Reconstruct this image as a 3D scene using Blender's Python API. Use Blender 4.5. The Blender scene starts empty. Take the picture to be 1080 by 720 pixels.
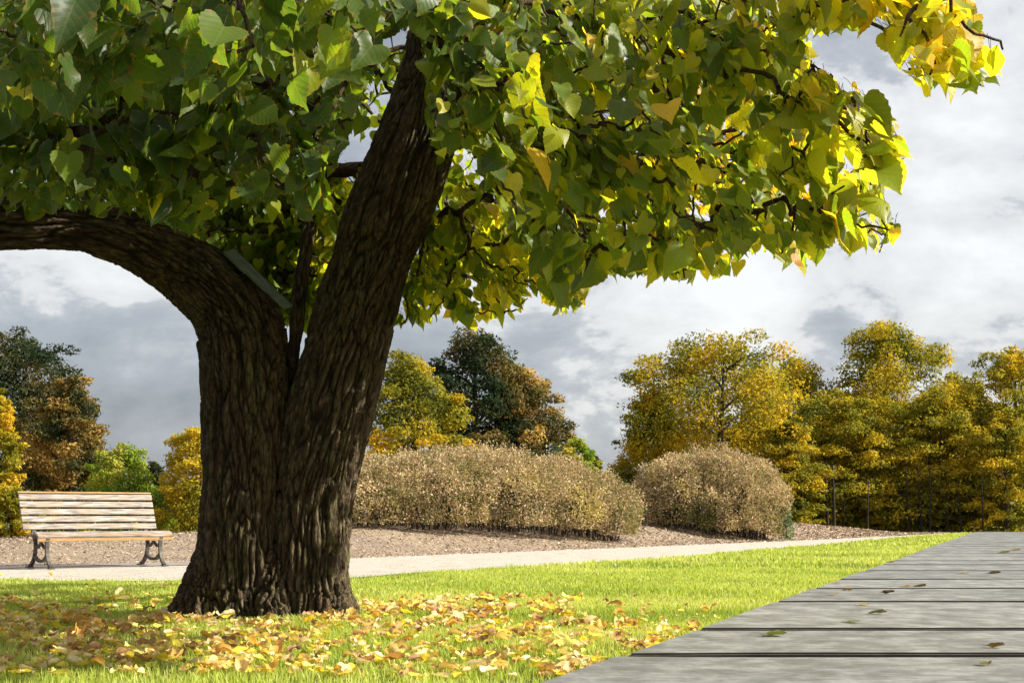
import bpy, bmesh, math, random
import numpy as np
from mathutils import Vector, noise, Matrix

random.seed(7)
RNG = np.random.default_rng(11)
SC = bpy.context.scene
COL = SC.collection
F, HOR, H, CX = 1500.0, 540.0, 0.6, 540.0      # focal length in photo pixels, horizon row, eye height

def at(px, py, d):
    """point seen at photo pixel (px,py) at distance d"""
    return Vector(((px - CX) * d / F, d, H - (py - HOR) * d / F))
def proj(P):
    d = np.maximum(P[:, 1], .05)
    return CX + P[:, 0] * F / d, HOR - (P[:, 2] - H) * F / d

def tag(o, label=None, cat=None, group=None, kind=None):
    if label: o['label'] = label
    if cat: o['category'] = cat
    if group: o['group'] = group
    if kind: o['kind'] = kind
    return o
def empty(name, loc=(0, 0, 0), rz=0):
    o = bpy.data.objects.new(name, None); COL.objects.link(o)
    o.location = loc; o.rotation_euler = (0, 0, rz); o.empty_display_size = .1
    return o

# ------------------------------------------------------------------ mesh helpers
def np_mesh(name, verts, quads, mat=None, smooth=False, attrs=None, parent=None, tris=None):
    verts = np.asarray(verts, dtype=np.float32); quads = np.asarray(quads, dtype=np.int32).reshape(-1, 4)
    me = bpy.data.meshes.new(name)
    me.vertices.add(len(verts)); me.vertices.foreach_set('co', verts.ravel())
    n = len(quads)
    me.loops.add(4 * n); me.loops.foreach_set('vertex_index', quads.ravel())
    me.polygons.add(n)
    me.polygons.foreach_set('loop_start', np.arange(n, dtype=np.int32) * 4)
    if smooth: me.polygons.foreach_set('use_smooth', np.ones(n, dtype=bool))
    me.update(calc_edges=True)
    for k, a in (attrs or {}).items():
        a = np.asarray(a, dtype=np.float32)
        if a.shape[1] == 3 and k == 'col': a = np.c_[a, np.ones(len(a), np.float32)]
        if a.shape[1] == 4:
            at_ = me.attributes.new(k, 'FLOAT_COLOR', 'POINT'); at_.data.foreach_set('color', a.astype(np.float32).ravel())
        else:
            at_ = me.attributes.new(k, 'FLOAT_VECTOR', 'POINT'); at_.data.foreach_set('vector', a.ravel())
    if mat: me.materials.append(mat)
    o = bpy.data.objects.new(name, me); COL.objects.link(o)
    if parent: o.parent = parent
    return o

class QB:
    """collects quads and colours"""
    def __init__(s): s.v = []; s.q = []; s.c = []; s.n = 0
    def add(s, v, q, c=None):
        v = np.asarray(v, float).reshape(-1, 3); s.v.append(v); s.q.append(np.asarray(q, int).reshape(-1, 4) + s.n); s.n += len(v)
        if c is not None: s.c.append(np.broadcast_to(np.asarray(c, float), (len(v), 3)))
    def tube(s, pts, rad, seg=6, c=None):
        pts = np.asarray([tuple(p) for p in pts], float); n = len(pts)
        T = np.gradient(pts, axis=0); T /= np.linalg.norm(T, axis=1, keepdims=True) + 1e-9
        ref = np.array([0., 0, 1]) if abs(T[0, 2]) < .8 else np.array([0., 1, 0])
        A = np.zeros_like(T); a0 = np.cross(T[0], ref)
        for i in range(n):
            a0 = a0 - T[i] * (a0 @ T[i]); a0 = a0 / (np.linalg.norm(a0) + 1e-9); A[i] = a0
        B = np.cross(T, A)
        a = np.linspace(0, 2 * np.pi, seg, endpoint=False)
        rad = np.broadcast_to(np.asarray(rad, float), (n,))
        V = pts[:, None, :] + rad[:, None, None] * (A[:, None, :] * np.cos(a)[None, :, None] + B[:, None, :] * np.sin(a)[None, :, None])
        i = np.arange(n - 1)[:, None] * seg; j = np.arange(seg)[None, :]; j2 = (j + 1) % seg
        Q = np.stack([i + j, i + j2, i + seg + j2, i + seg + j], -1).reshape(-1, 4)
        s.add(V.reshape(-1, 3), Q, c)
    def build(s, name, mat, parent=None, smooth=False, extra=None):
        at_ = {}
        if s.c: at_['col'] = np.concatenate(s.c)
        return np_mesh(name, np.concatenate(s.v), np.concatenate(s.q), mat, smooth, at_, parent)

def bm_obj(name, bm, mat, parent=None, smooth=False):
    me = bpy.data.meshes.new(name); bmesh.ops.recalc_face_normals(bm, faces=bm.faces); bm.to_mesh(me); bm.free()
    if smooth:
        for p in me.polygons: p.use_smooth = True
    me.materials.append(mat)
    o = bpy.data.objects.new(name, me); COL.objects.link(o)
    if parent: o.parent = parent
    return o
def bm_box(bm, c, s, rot=None, bev=0.0):
    r = bmesh.ops.create_cube(bm, size=1)
    vs = r['verts']
    M = Matrix.Translation(c) @ (rot.to_4x4() if rot else Matrix()) @ Matrix.Diagonal((*s, 1))
    bmesh.ops.transform(bm, matrix=M, verts=vs)
    if bev:
        es = list({e for v in vs for e in v.link_edges})
        bmesh.ops.bevel(bm, geom=es, offset=bev, segments=2, affect='EDGES', profile=.7)

# ------------------------------------------------------------------ materials
def new_mat(name):
    m = bpy.data.materials.new(name); m.use_nodes = True
    nt = m.node_tree; nt.nodes.clear()
    return m, nt, nt.nodes, nt.links
class N:
    def __init__(s, nt): s.nt = nt
    def __call__(s, t, ins=None, **kw):
        n = s.nt.nodes.new(t)
        for k, v in kw.items(): setattr(n, k, v)
        for k, v in (ins or {}).items():
            if isinstance(v, bpy.types.NodeSocket): s.nt.links.new(v, n.inputs[k])
            else: n.inputs[k].default_value = v
        return n
    def math(s, op, a, b=None, c=None, clamp=False):
        n = s.nt.nodes.new('ShaderNodeMath'); n.operation = op; n.use_clamp = clamp
        for i, v in enumerate((a, b, c)):
            if v is None: continue
            if isinstance(v, bpy.types.NodeSocket): s.nt.links.new(v, n.inputs[i])
            else: n.inputs[i].default_value = v
        return n.outputs[0]
    def ramp(s, fac, stops, interp='LINEAR'):
        n = s.nt.nodes.new('ShaderNodeValToRGB'); s.nt.links.new(fac, n.inputs[0]); cr = n.color_ramp; cr.interpolation = interp
        while len(cr.elements) < len(stops): cr.elements.new(.5)
        for e, (p, c) in zip(cr.elements, stops):
            e.position = p; e.color = (c, c, c, 1) if isinstance(c, (int, float)) else (*c, 1)
        return n.outputs[0]
    def mix(s, f, a, b, mode='MIX'):
        n = s.nt.nodes.new('ShaderNodeMix'); n.data_type = 'RGBA'; n.blend_type = mode
        for i, v in ((0, f), (6, a), (7, b)):
            if isinstance(v, bpy.types.NodeSocket): s.nt.links.new(v, n.inputs[i])
            elif i == 0: n.inputs[0].default_value = v
            else: n.inputs[i].default_value = (*v, 1)
        return n.outputs[2]

def leaf_mat(name, veins=True, transl=.45, rough=.42, tboost=1.0, spec=.35, tint=(1.0, 1.0, 1.0)):
    m, nt, _, L = new_mat(name); n = N(nt)
    col = n('ShaderNodeAttribute', attribute_name='col').outputs['Color']
    geo = n('ShaderNodeNewGeometry')
    nz = n('ShaderNodeTexNoise', {'Vector': geo.outputs['Position'], 'Scale': 45.0, 'Detail': 3.0})
    c = n.mix(n.math('MULTIPLY', n.math('SUBTRACT', nz.outputs[0], .45), .5, clamp=True), col, (.2, .1, .02))
    nrm = None
    if veins:
        uv = n('ShaderNodeAttribute', attribute_name='luv').outputs['Vector']
        sx = n('ShaderNodeSeparateXYZ', {0: uv})
        au = n.math('ABSOLUTE', sx.outputs[0])
        sv = n.math('SUBTRACT', sx.outputs[1], n.math('MULTIPLY', au, .95))
        fr = n.math('ABSOLUTE', n.math('SUBTRACT', n.math('FRACT', n.math('MULTIPLY', sv, 5.6)), .5))
        side = n.math('SUBTRACT', 1.0, n.math('MULTIPLY', fr, 13.0), clamp=True)
        mid = n.math('SUBTRACT', 1.0, n.math('MULTIPLY', au, 40.0), clamp=True)
        v = n.math('MAXIMUM', side, mid)
        c = n.mix(n.math('MULTIPLY', v, .16), c, n.mix(.5, c, (.4, .45, .15), 'ADD'))
        quilt = n.math('MULTIPLY', fr, 2.0)
        hgt = n.math('SUBTRACT', n.math('MULTIPLY', quilt, 1.0), n.math('MULTIPLY', mid, .5))
        b = n('ShaderNodeBump', {'Strength': .18, 'Distance': .002, 'Height': hgt}); nrm = b.outputs[0]
        # browned rims and spots of an autumn leaf
        sp = n('ShaderNodeTexNoise', {'Vector': geo.outputs['Position'], 'Scale': 130.0, 'Detail': 2.0})
        c = n.mix(n.math('MULTIPLY', n.ramp(sp.outputs[0], [(.66, 0.0), (.72, 1.0)]), .55), c, (.16, .08, .02))
        rim = n.math('MULTIPLY', n.ramp(n.math('ADD', n('ShaderNodeSeparateXYZ', {0: uv}).outputs[2], n.math('MULTIPLY', n.math('SUBTRACT', nz.outputs[0], .5), 1.1)), [(.88, 0.0), (1.05, 1.0)]), .28)
        c = n.mix(rim, c, (.35, .17, .03))
    # underside paler
    c2 = n.mix(n.math('MULTIPLY', geo.outputs['Backfacing'], .3), c, n.mix(1.0, c, (1.5, 1.5, 1.5), 'MULTIPLY'))
    c2 = n.mix(1.0, c2, tint, 'MULTIPLY')
    p = n('ShaderNodeBsdfPrincipled', {'Base Color': c2, 'Roughness': rough, 'Specular IOR Level': spec})
    tc = n.mix(1.0, c2, (1.9 * tboost, 1.75 * tboost, .7 * tboost), 'MULTIPLY')
    t = n('ShaderNodeBsdfTranslucent', {'Color': tc})
    if nrm: L.new(nrm, p.inputs['Normal']); L.new(nrm, t.inputs['Normal'])
    mx = n('ShaderNodeMixShader', {0: transl, 1: p.outputs[0], 2: t.outputs[0]})
    o = n('ShaderNodeOutputMaterial', {0: mx.outputs[0]})
    return m

def bark_mat(name, coord_attr=None, dark=(.016, .010, .006), light=(.18, .13, .08), moss=.75):
    m, nt, _, L = new_mat(name); n = N(nt)
    if coord_attr: v = n('ShaderNodeAttribute', attribute_name=coord_attr).outputs['Vector']
    else: v = n('ShaderNodeMapping', {'Vector': n('ShaderNodeTexCoord').outputs['Object'], 'Scale': (1, 1, .22)}).outputs[0]
    wn = n('ShaderNodeTexNoise', {'Vector': v, 'Scale': 9.0, 'Detail': 3.0})
    wv = n('ShaderNodeVectorMath', {0: v, 1: n('ShaderNodeVectorMath', {0: wn.outputs['Color'], 'Scale': .05}, operation='SCALE').outputs[0]}, operation='ADD').outputs[0]
    f1 = n('ShaderNodeTexVoronoi', {'Vector': wv, 'Scale': 40.0}, feature='DISTANCE_TO_EDGE').outputs[0]
    n1 = n('ShaderNodeTexNoise', {'Vector': v, 'Scale': 60.0, 'Detail': 8.0, 'Roughness': .7}).outputs[0]
    n2 = n('ShaderNodeTexNoise', {'Vector': v, 'Scale': 5.0, 'Detail': 4.0}).outputs[0]
    n3 = n('ShaderNodeTexNoise', {'Vector': n('ShaderNodeNewGeometry').outputs['Position'], 'Scale': 55.0, 'Detail': 7.0, 'Roughness': .7}).outputs[0]
    n1 = n.math('MULTIPLY', n.math('ADD', n1, n3), .5)
    sv = n('ShaderNodeMapping', {'Vector': wv, 'Scale': (1, 1, .5)}).outputs[0]
    fa = n.math('ABSOLUTE', n.math('SUBTRACT', n('ShaderNodeTexNoise', {'Vector': sv, 'Scale': 42.0, 'Detail': 2.0}).outputs[0], .5))
    fb = n.math('ABSOLUTE', n.math('SUBTRACT', n('ShaderNodeTexNoise', {'Vector': sv, 'Scale': 85.0, 'Detail': 3.0}).outputs[0], .5))
    fine = n.math('MINIMUM', n.math('MULTIPLY', fa, 14.0, clamp=True), n.math('ADD', n.math('MULTIPLY', fb, 12.0, clamp=True), .35))
    n1 = n.math('MULTIPLY', n1, n.math('ADD', n.math('MULTIPLY', fine, .65), .4))
    hh = n.math('ADD', n.math('MULTIPLY', n.ramp(f1, [(0, 0.0), (.25, 1.0)]), .35), n.math('MULTIPLY', n1, 1.25))
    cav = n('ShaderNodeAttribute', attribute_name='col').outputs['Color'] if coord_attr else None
    fac = n.math('MULTIPLY', hh, .9, clamp=True)
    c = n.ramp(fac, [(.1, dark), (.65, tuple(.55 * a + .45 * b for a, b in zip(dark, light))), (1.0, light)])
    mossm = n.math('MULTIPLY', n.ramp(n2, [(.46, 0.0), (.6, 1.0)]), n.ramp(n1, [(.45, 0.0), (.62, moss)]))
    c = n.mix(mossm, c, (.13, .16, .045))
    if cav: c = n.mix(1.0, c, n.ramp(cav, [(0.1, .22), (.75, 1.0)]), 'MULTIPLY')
    b = n('ShaderNodeBump', {'Strength': 1.0, 'Distance': .012, 'Height': hh})
    p = n('ShaderNodeBsdfPrincipled', {'Base Color': c, 'Roughness': .9, 'Specular IOR Level': .15, 'Normal': b.outputs[0]})
    n('ShaderNodeOutputMaterial', {0: p.outputs[0]})
    return m

def simple_mat(name, stops, scale=8, rough=.85, bump=.3, bdist=.01, stretch=(1, 1, 1), detail=8, spec=.3, coord='Object', second=None, metallic=0):
    m, nt, _, L = new_mat(name); n = N(nt)
    v = n('ShaderNodeMapping', {'Vector': n('ShaderNodeTexCoord').outputs[coord], 'Scale': stretch}).outputs[0]
    t = n('ShaderNodeTexNoise', {'Vector': v, 'Scale': float(scale), 'Detail': float(detail), 'Roughness': .65}).outputs[0]
    c = n.ramp(t, stops)
    if second:
        t2 = n('ShaderNodeTexNoise', {'Vector': v, 'Scale': float(second[0]), 'Detail': 5.0}).outputs[0]
        c = n.mix(n.ramp(t2, [(second[1], 0.0), (second[2], second[4] if len(second) > 4 else 1.0)]), c, second[3])
    b = n('ShaderNodeBump', {'Strength': bump, 'Distance': bdist, 'Height': t})
    p = n('ShaderNodeBsdfPrincipled', {'Base Color': c, 'Roughness': rough, 'Specular IOR Level': spec, 'Metallic': metallic, 'Normal': b.outputs[0]})
    n('ShaderNodeOutputMaterial', {0: p.outputs[0]})
    return m

def attr_mat(name, rough=.8, transl=0.0, spec=.2):
    m, nt, _, L = new_mat(name); n = N(nt)
    c = n('ShaderNodeAttribute', attribute_name='col').outputs['Color']
    p = n('ShaderNodeBsdfPrincipled', {'Base Color': c, 'Roughness': rough, 'Specular IOR Level': spec})
    if transl:
        t = n('ShaderNodeBsdfTranslucent', {'Color': n.mix(1.0, c, (1.5, 1.45, .8), 'MULTIPLY')})
        s = n('ShaderNodeMixShader', {0: transl, 1: p.outputs[0], 2: t.outputs[0]}).outputs[0]
    else: s = p.outputs[0]
    n('ShaderNodeOutputMaterial', {0: s})
    return m

M_LEAF = leaf_mat('lime leaf', transl=.5, tboost=1.7, rough=.46, spec=.4)
M_BGLEAF = attr_mat('distant foliage', transl=.38)
M_GRASS = attr_mat('grass blade', rough=.55, transl=.4, spec=.3)
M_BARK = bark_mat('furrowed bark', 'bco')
M_TWIG = bark_mat('twig bark', None, (.03, .02, .012), (.11, .075, .045), .2)
M_BGBARK = simple_mat('far bark', [(.3, (.03, .022, .015)), (.7, (.09, .07, .05))], 6, stretch=(1, 1, .2))
M_DKBARK = simple_mat('dark far bark', [(.3, (.012, .009, .006)), (.7, (.04, .03, .02))], 6, stretch=(1, 1, .2))
M_LITTER = leaf_mat('dry fallen leaf', transl=.25, rough=.6, spec=.25)
M_IRON = simple_mat('cast iron', [(.35, (.05, .045, .038)), (.7, (.13, .11, .09))], 30, rough=.55, bump=.2, bdist=.002, metallic=.3)
M_SOIL = simple_mat('lawn soil', [(.3, (.05, .07, .018)), (.6, (.11, .14, .03)), (.75, (.16, .17, .05))], 14, rough=1, bump=.6, bdist=.02, coord='Object', second=(3, .5, .65, (.12, .09, .05), .5))
M_CHIP = attr_mat('bark chip', rough=.95)

# ------------------------------------------------------------------ terrain
YU = np.array([(-60, 12), (-12, 14.6), (-5.7, 15.8), (-2.1, 18.4), (0, 21.4), (2.7, 25.3), (6.6, 31), (10.5, 37.5), (14, 43.5), (60, 48)])
YL = np.array([(-60, 9.5), (-12, 11.9), (-4.4, 12.3), (-2.8, 12.5), (-1.5, 12.9), (0, 15.3), (1.94, 18.3), (5.5, 25.7), (9.7, 34.6), (13, 41), (60, 45.5)])
AMP = np.array([(-40, .1), (-6, .2), (-3, .37), (6, .42), (8.6, .2), (11.5, 0), (60, 0)])
def yu(X): return np.interp(X, YU[:, 0], YU[:, 1])
def yl(X): return np.interp(X, YL[:, 0], YL[:, 1])
def sstep(t): t = np.clip(t, 0, 1); return t * t * (3 - 2 * t)
def terr(X, Y):
    X = np.asarray(X, float); Y = np.asarray(Y, float)
    s = Y - yu(X)
    a = np.interp(X, AMP[:, 0], AMP[:, 1])
    h = a * sstep(s / 4.5) * (1 - sstep((s - 10) / 12))
    h = h + .012 * np.sin(X * 2.1 + Y * .7) * np.cos(Y * 1.3) * sstep(s / 2) * (s > 0)
    # faint unevenness of the lawn
    w = (s < -3) * 1.0
    return h + w * .008 * np.sin(X * 2.7 + 1) * np.sin(Y * 2.2)
def deck_x(Y): return .11 + (Y - 4.67) * .3643

def sheet(name, xs, ys_of, nt, mat, dz, kind='structure', lab=None):
    """strip between two curves y0(x)..y1(x) following the terrain"""
    X = np.repeat(xs[:, None], nt, 1); t = np.linspace(0, 1, nt)[None, :]
    y0, y1 = ys_of(xs); Y = y0[:, None] * (1 - t) + y1[:, None] * t
    Z = terr(X, Y) + dz
    V = np.stack([X, Y, Z], -1).reshape(-1, 3)
    i = np.arange(len(xs) - 1)[:, None] * nt; j = np.arange(nt - 1)[None, :]
    Q = np.stack([i + j, i + nt + j, i + nt + j + 1, i + j + 1], -1).reshape(-1, 4)
    o = np_mesh(name, V, Q, mat, True); o['kind'] = kind
    return o

gx = np.concatenate([np.linspace(-900, -40, 12)[:-1], np.linspace(-40, 40, 321), np.linspace(40, 900, 12)[1:]])
gy = np.concatenate([np.linspace(-60, 2, 8)[:-1], np.linspace(2, 60, 291), np.linspace(60, 1500, 14)[1:]])
GX, GY = np.meshgrid(gx, gy, indexing='ij')
V = np.stack([GX, GY, terr(GX, GY)], -1).reshape(-1, 3)
ny = len(gy); i = np.arange(len(gx) - 1)[:, None] * ny; j = np.arange(ny - 1)[None, :]
o = np_mesh('ground', V, np.stack([i + j, i + ny + j, i + ny + j + 1, i + j + 1], -1).reshape(-1, 4), M_SOIL, True); o['kind'] = 'structure'

M_PATH = simple_mat('pale gravel', [(.25, (.30, .265, .215)), (.5, (.47, .43, .36)), (.75, (.6, .55, .47))], 38, rough=.95, bump=.9, bdist=.02, second=(3.5, .5, .66, (.34, .28, .21), .45))
M_MULCH = simple_mat('bark mulch', [(.3, (.2, .15, .10)), (.5, (.31, .24, .165)), (.72, (.44, .35, .25))], 26, rough=1, bump=.9, bdist=.03, second=(1.2, .45, .65, (.2, .15, .12), .6))
xs = np.linspace(-40, 40, 400)
sheet('mulch_bed', xs, lambda x: (yu(x) - .12, yu(x) + 22), 60, M_MULCH, .006)
rag = lambda x: .10 * np.sin(x * 5.3) + .06 * np.sin(x * 13.1 + 1)
sheet('path', np.linspace(-40, 40, 900), lambda x: (yl(x) - .15 + rag(x) * .5, yu(x) + rag(x + 3) * .6), 16, M_PATH, .012)
# brick edging under the bench front
m, nt, _, L = new_mat('brick paving'); n = N(nt)
br = n('ShaderNodeTexBrick', {'Vector': n('ShaderNodeTexCoord').outputs['Object'], 'Color1': (.36, .3, .25, 1), 'Color2': (.27, .22, .19, 1), 'Mortar': (.14, .11, .09, 1), 'Scale': 4.0, 'Mortar Size': .03})
nz = n('ShaderNodeTexNoise', {'Scale': 30.0, 'Detail': 6.0})
p = n('ShaderNodeBsdfPrincipled', {'Base Color': n.mix(.5, br.outputs[0], nz.outputs[0], 'SOFT_LIGHT'), 'Roughness': .9})
n('ShaderNodeOutputMaterial', {0: p.outputs[0]})
sheet('pavement', np.linspace(-9, -2.4, 120), lambda x: (yu(x) - 1.5 + rag(x) * .3, yu(x) + .15 + rag(x + 2) * .5), 12, m, .018)

# ------------------------------------------------------------------ timber deck
m, nt, _, L = new_mat('weathered timber'); n = N(nt)
tc = n('ShaderNodeTexCoord').outputs['Object']
g1 = n('ShaderNodeTexNoise', {'Vector': n('ShaderNodeMapping', {'Vector': tc, 'Scale': (5, 34, 20)}).outputs[0], 'Scale': 1.6, 'Detail': 9.0, 'Roughness': .7}).outputs[0]
g2 = n('ShaderNodeTexNoise', {'Vector': n('ShaderNodeMapping', {'Vector': tc, 'Scale': (1, .8, 1)}).outputs[0], 'Scale': 5.0, 'Detail': 10.0, 'Roughness': .72}).outputs[0]
g3 = n('ShaderNodeTexNoise', {'Vector': n('ShaderNodeMapping', {'Vector': tc, 'Scale': (1.3, 1.1, 1)}).outputs[0], 'Scale': 4.0, 'Detail': 8.0}).outputs[0]
ri = n('ShaderNodeObjectInfo').outputs['Random']
c = n.ramp(n.math('ADD', n.math('MULTIPLY', g1, .4), n.math('MULTIPLY', g2, .62)), [(.36, (.075, .077, .07)), (.5, (.17, .171, .158)), (.63, (.30, .303, .285))])
c = n.mix(n.ramp(g3, [(.55, 0.0), (.68, .42)]), c, (.40, .40, .38))
c = n.mix(n.ramp(g2, [(.3, .5), (.45, 0.0)]), c, (.13, .15, .1))
c = n.mix(1.0, c, n.ramp(ri, [(0, .88), (1, 1.08)]), 'MULTIPLY')
b = n('ShaderNodeBump', {'Strength': .8, 'Distance': .01, 'Height': g1})
p = n('ShaderNodeBsdfPrincipled', {'Base Color': c, 'Roughness': .8, 'Specular IOR Level': .25, 'Normal': b.outputs[0]})
n('ShaderNodeOutputMaterial', {0: p.outputs[0]}); M_DECK = m
M_DARK = simple_mat('joist and gap shade', [(.3, (.02, .017, .012)), (.7, (.05, .04, .03))], 9)
ZD = .045
HR = H - ZD
gaps = [HR * F / (y - HOR) for y in (690, 662.7, 633.7, 620, 610.3, 601.3, 595, 590.7, 586.7)]
while gaps[-1] < 41: gaps.append(gaps[-1] + random.uniform(1.3, 1.6))
gaps = [1.2, 2.6, 4.1] + gaps
deck = empty('boardwalk', (2, 5, 0)); tag(deck, 'weathered grey timber boardwalk of broad boards beside the lawn', 'boardwalk')
for a, b_ in zip(gaps[:-1], gaps[1:]):
    g = .075 if a < 9 else .06
    y0, y1 = a + g, b_ - g
    bm = bmesh.new()
    x0, x1 = deck_x(y0) + random.uniform(-.012, .012), deck_x(y1) + random.uniform(-.012, .012)
    XR = 30
    nxs = 14
    top = []; bot = []
    for (yy, xl) in ((y0, x0), (y1, x1)):
        top.append([bm.verts.new((xl + (XR - xl) * (k / nxs) ** 1.5, yy, ZD + random.uniform(-.002, .002))) for k in range(nxs + 1)])
        bot.append([bm.verts.new((v.co.x, yy, ZD - .06)) for v in top[-1]])
    for k in range(nxs):
        bm.faces.new((top[0][k], top[0][k + 1], top[1][k + 1], top[1][k]))
        bm.faces.new((bot[0][k], bot[1][k], bot[1][k + 1], bot[0][k + 1]))
        bm.faces.new((top[0][k], bot[0][k], bot[0][k + 1], top[0][k + 1]))
        bm.faces.new((top[1][k], top[1][k + 1], bot[1][k + 1], bot[1][k]))
    for k in (0, nxs): bm.faces.new((top[0][k], top[1][k], bot[1][k], bot[0][k]))
    es = [e for e in bm.edges if abs(e.verts[0].co.z - ZD) < .01 and abs(e.verts[1].co.z - ZD) < .01 and len(e.link_faces) == 2 and any(abs(f.normal.z) < .5 for f in e.link_faces)]
    bm.normal_update()
    es = [e for e in bm.edges if min(e.verts[0].co.z, e.verts[1].co.z) > ZD - .01 and any(abs(f.normal.z) < .5 for f in e.link_faces)]
    bmesh.ops.bevel(bm, geom=es, offset=.008, segments=2, affect='EDGES')
    bm.normal_update()
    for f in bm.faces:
        if f.normal.z < .3 and f.calc_center_median().x < 29: f.material_index = 1 if abs(f.normal.y) > .6 or f.normal.z < -.5 else 0  # gap-facing sides coloured dark, standing in for shade between the boards
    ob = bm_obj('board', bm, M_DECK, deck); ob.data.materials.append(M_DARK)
    ob.location = (-2, -5, 0)
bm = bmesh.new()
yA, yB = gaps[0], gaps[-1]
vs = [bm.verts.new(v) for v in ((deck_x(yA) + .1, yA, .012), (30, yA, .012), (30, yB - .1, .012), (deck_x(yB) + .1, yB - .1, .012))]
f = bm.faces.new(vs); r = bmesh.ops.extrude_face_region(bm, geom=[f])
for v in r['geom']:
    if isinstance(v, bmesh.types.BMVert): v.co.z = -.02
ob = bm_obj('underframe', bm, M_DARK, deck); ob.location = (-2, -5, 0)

# ------------------------------------------------------------------ leaf shapes
def leaf_template(rows, teeth):
    """heart-shaped lime leaf: base at origin, tip at v=1"""
    prof = np.array([(0.0, 0.0, 0.0), (.17, -.13, .03), (.34, -.13, .08), (.47, -.02, .19), (.53, .17, .34), (.52, .37, .49), (.44, .56, .63), (.32, .72, .76), (.18, .85, .87), (.07, .96, .96), (.012, 1.08, 1.07)])
    t = np.linspace(0, 1, rows) ; tt = np.linspace(0, 1, len(prof))
    u = np.interp(t, tt, prof[:, 0]); v = np.interp(t, tt, prof[:, 1]); rb = np.interp(t, tt, prof[:, 2])
    if teeth:
        k = np.arange(rows); u = u * (1 + .03 * ((k % 2) * 2 - 1)); u[0] = 0; v = v + .008 * ((k % 2) * 2 - 1)
    cols = []
    for fr in (-1, -.6, 0, .6, 1):
        a = abs(fr)
        uu = np.sign(fr) * u * a; vv = rb * (1 - a ** 1.4) + v * a ** 1.4
        cols.append(np.stack([uu, vv, np.full(rows, a)], -1))
    T = np.stack(cols, 1).reshape(-1, 3)             # (rows*5, (u,v,edge))
    i = np.arange(rows - 1)[:, None] * 5; j = np.arange(4)[None, :]
    Q = np.stack([i + j, i + j + 1, i + j + 6, i + j + 5], -1).reshape(-1, 4)
    return T, Q
LT = {'hi': leaf_template(23, True), 'mid': leaf_template(11, False), 'lo': leaf_template(7, False)}
def nrmz(a): return a / (np.linalg.norm(a, axis=-1, keepdims=True) + 1e-9)
def leaf_batch(base, mid, nrm, size, col, lod, rng, curl=1.0):
    T, Q = LT[lod]; n = len(base); k = len(T)
    mid = nrmz(mid); side = nrmz(np.cross(mid, nrm)); up = np.cross(side, mid)
    u = T[None, :, 0]; v = T[None, :, 1]
    fold = rng.normal(.18, .22, (n, 1)) * curl; droop = rng.normal(.22, .18, (n, 1)) * curl
    wa = rng.uniform(0, .07, (n, 1)) * curl; ph = rng.uniform(0, 6.3, (n, 1)); asym = rng.normal(0, .25, (n, 1)) * curl
    wid = rng.uniform(.85, 1.15, (n, 1))
    w = fold * np.abs(u) - droop * v ** 2 + wa * np.sin(v * 8 + ph + u * 3) * (np.abs(u) * 2.2) + asym * u * v + .06 * curl * np.sin(v * 3 + ph)
    uu = u * wid * np.cos(np.clip(np.abs(fold), 0, 1.2)); S = size[:, None, None]
    P = base[:, None, :] + S * (side[:, None, :] * uu[..., None] + mid[:, None, :] * v[..., None] + up[:, None, :] * w[..., None])
    QQ = (Q[None] + (np.arange(n) * k)[:, None, None]).reshape(-1, 4)
    C = np.repeat(col[:, None, :], k, 1).reshape(-1, 3)
    UV = np.broadcast_to(T[None], (n, k, 3)).reshape(-1, 3)
    return P.reshape(-1, 3), QQ, C, UV

def in_poly(x, y, poly):
    poly = np.asarray(poly, float); inside = np.zeros(len(x), bool); j = len(poly) - 1
    for i in range(len(poly)):
        xi, yi = poly[i]; xj, yj = poly[j]
        c = ((yi > y) != (yj > y)) & (x < (xj - xi) * (y - yi) / (yj - yi + 1e-9) + xi)
        inside ^= c; j = i
    return inside

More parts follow.
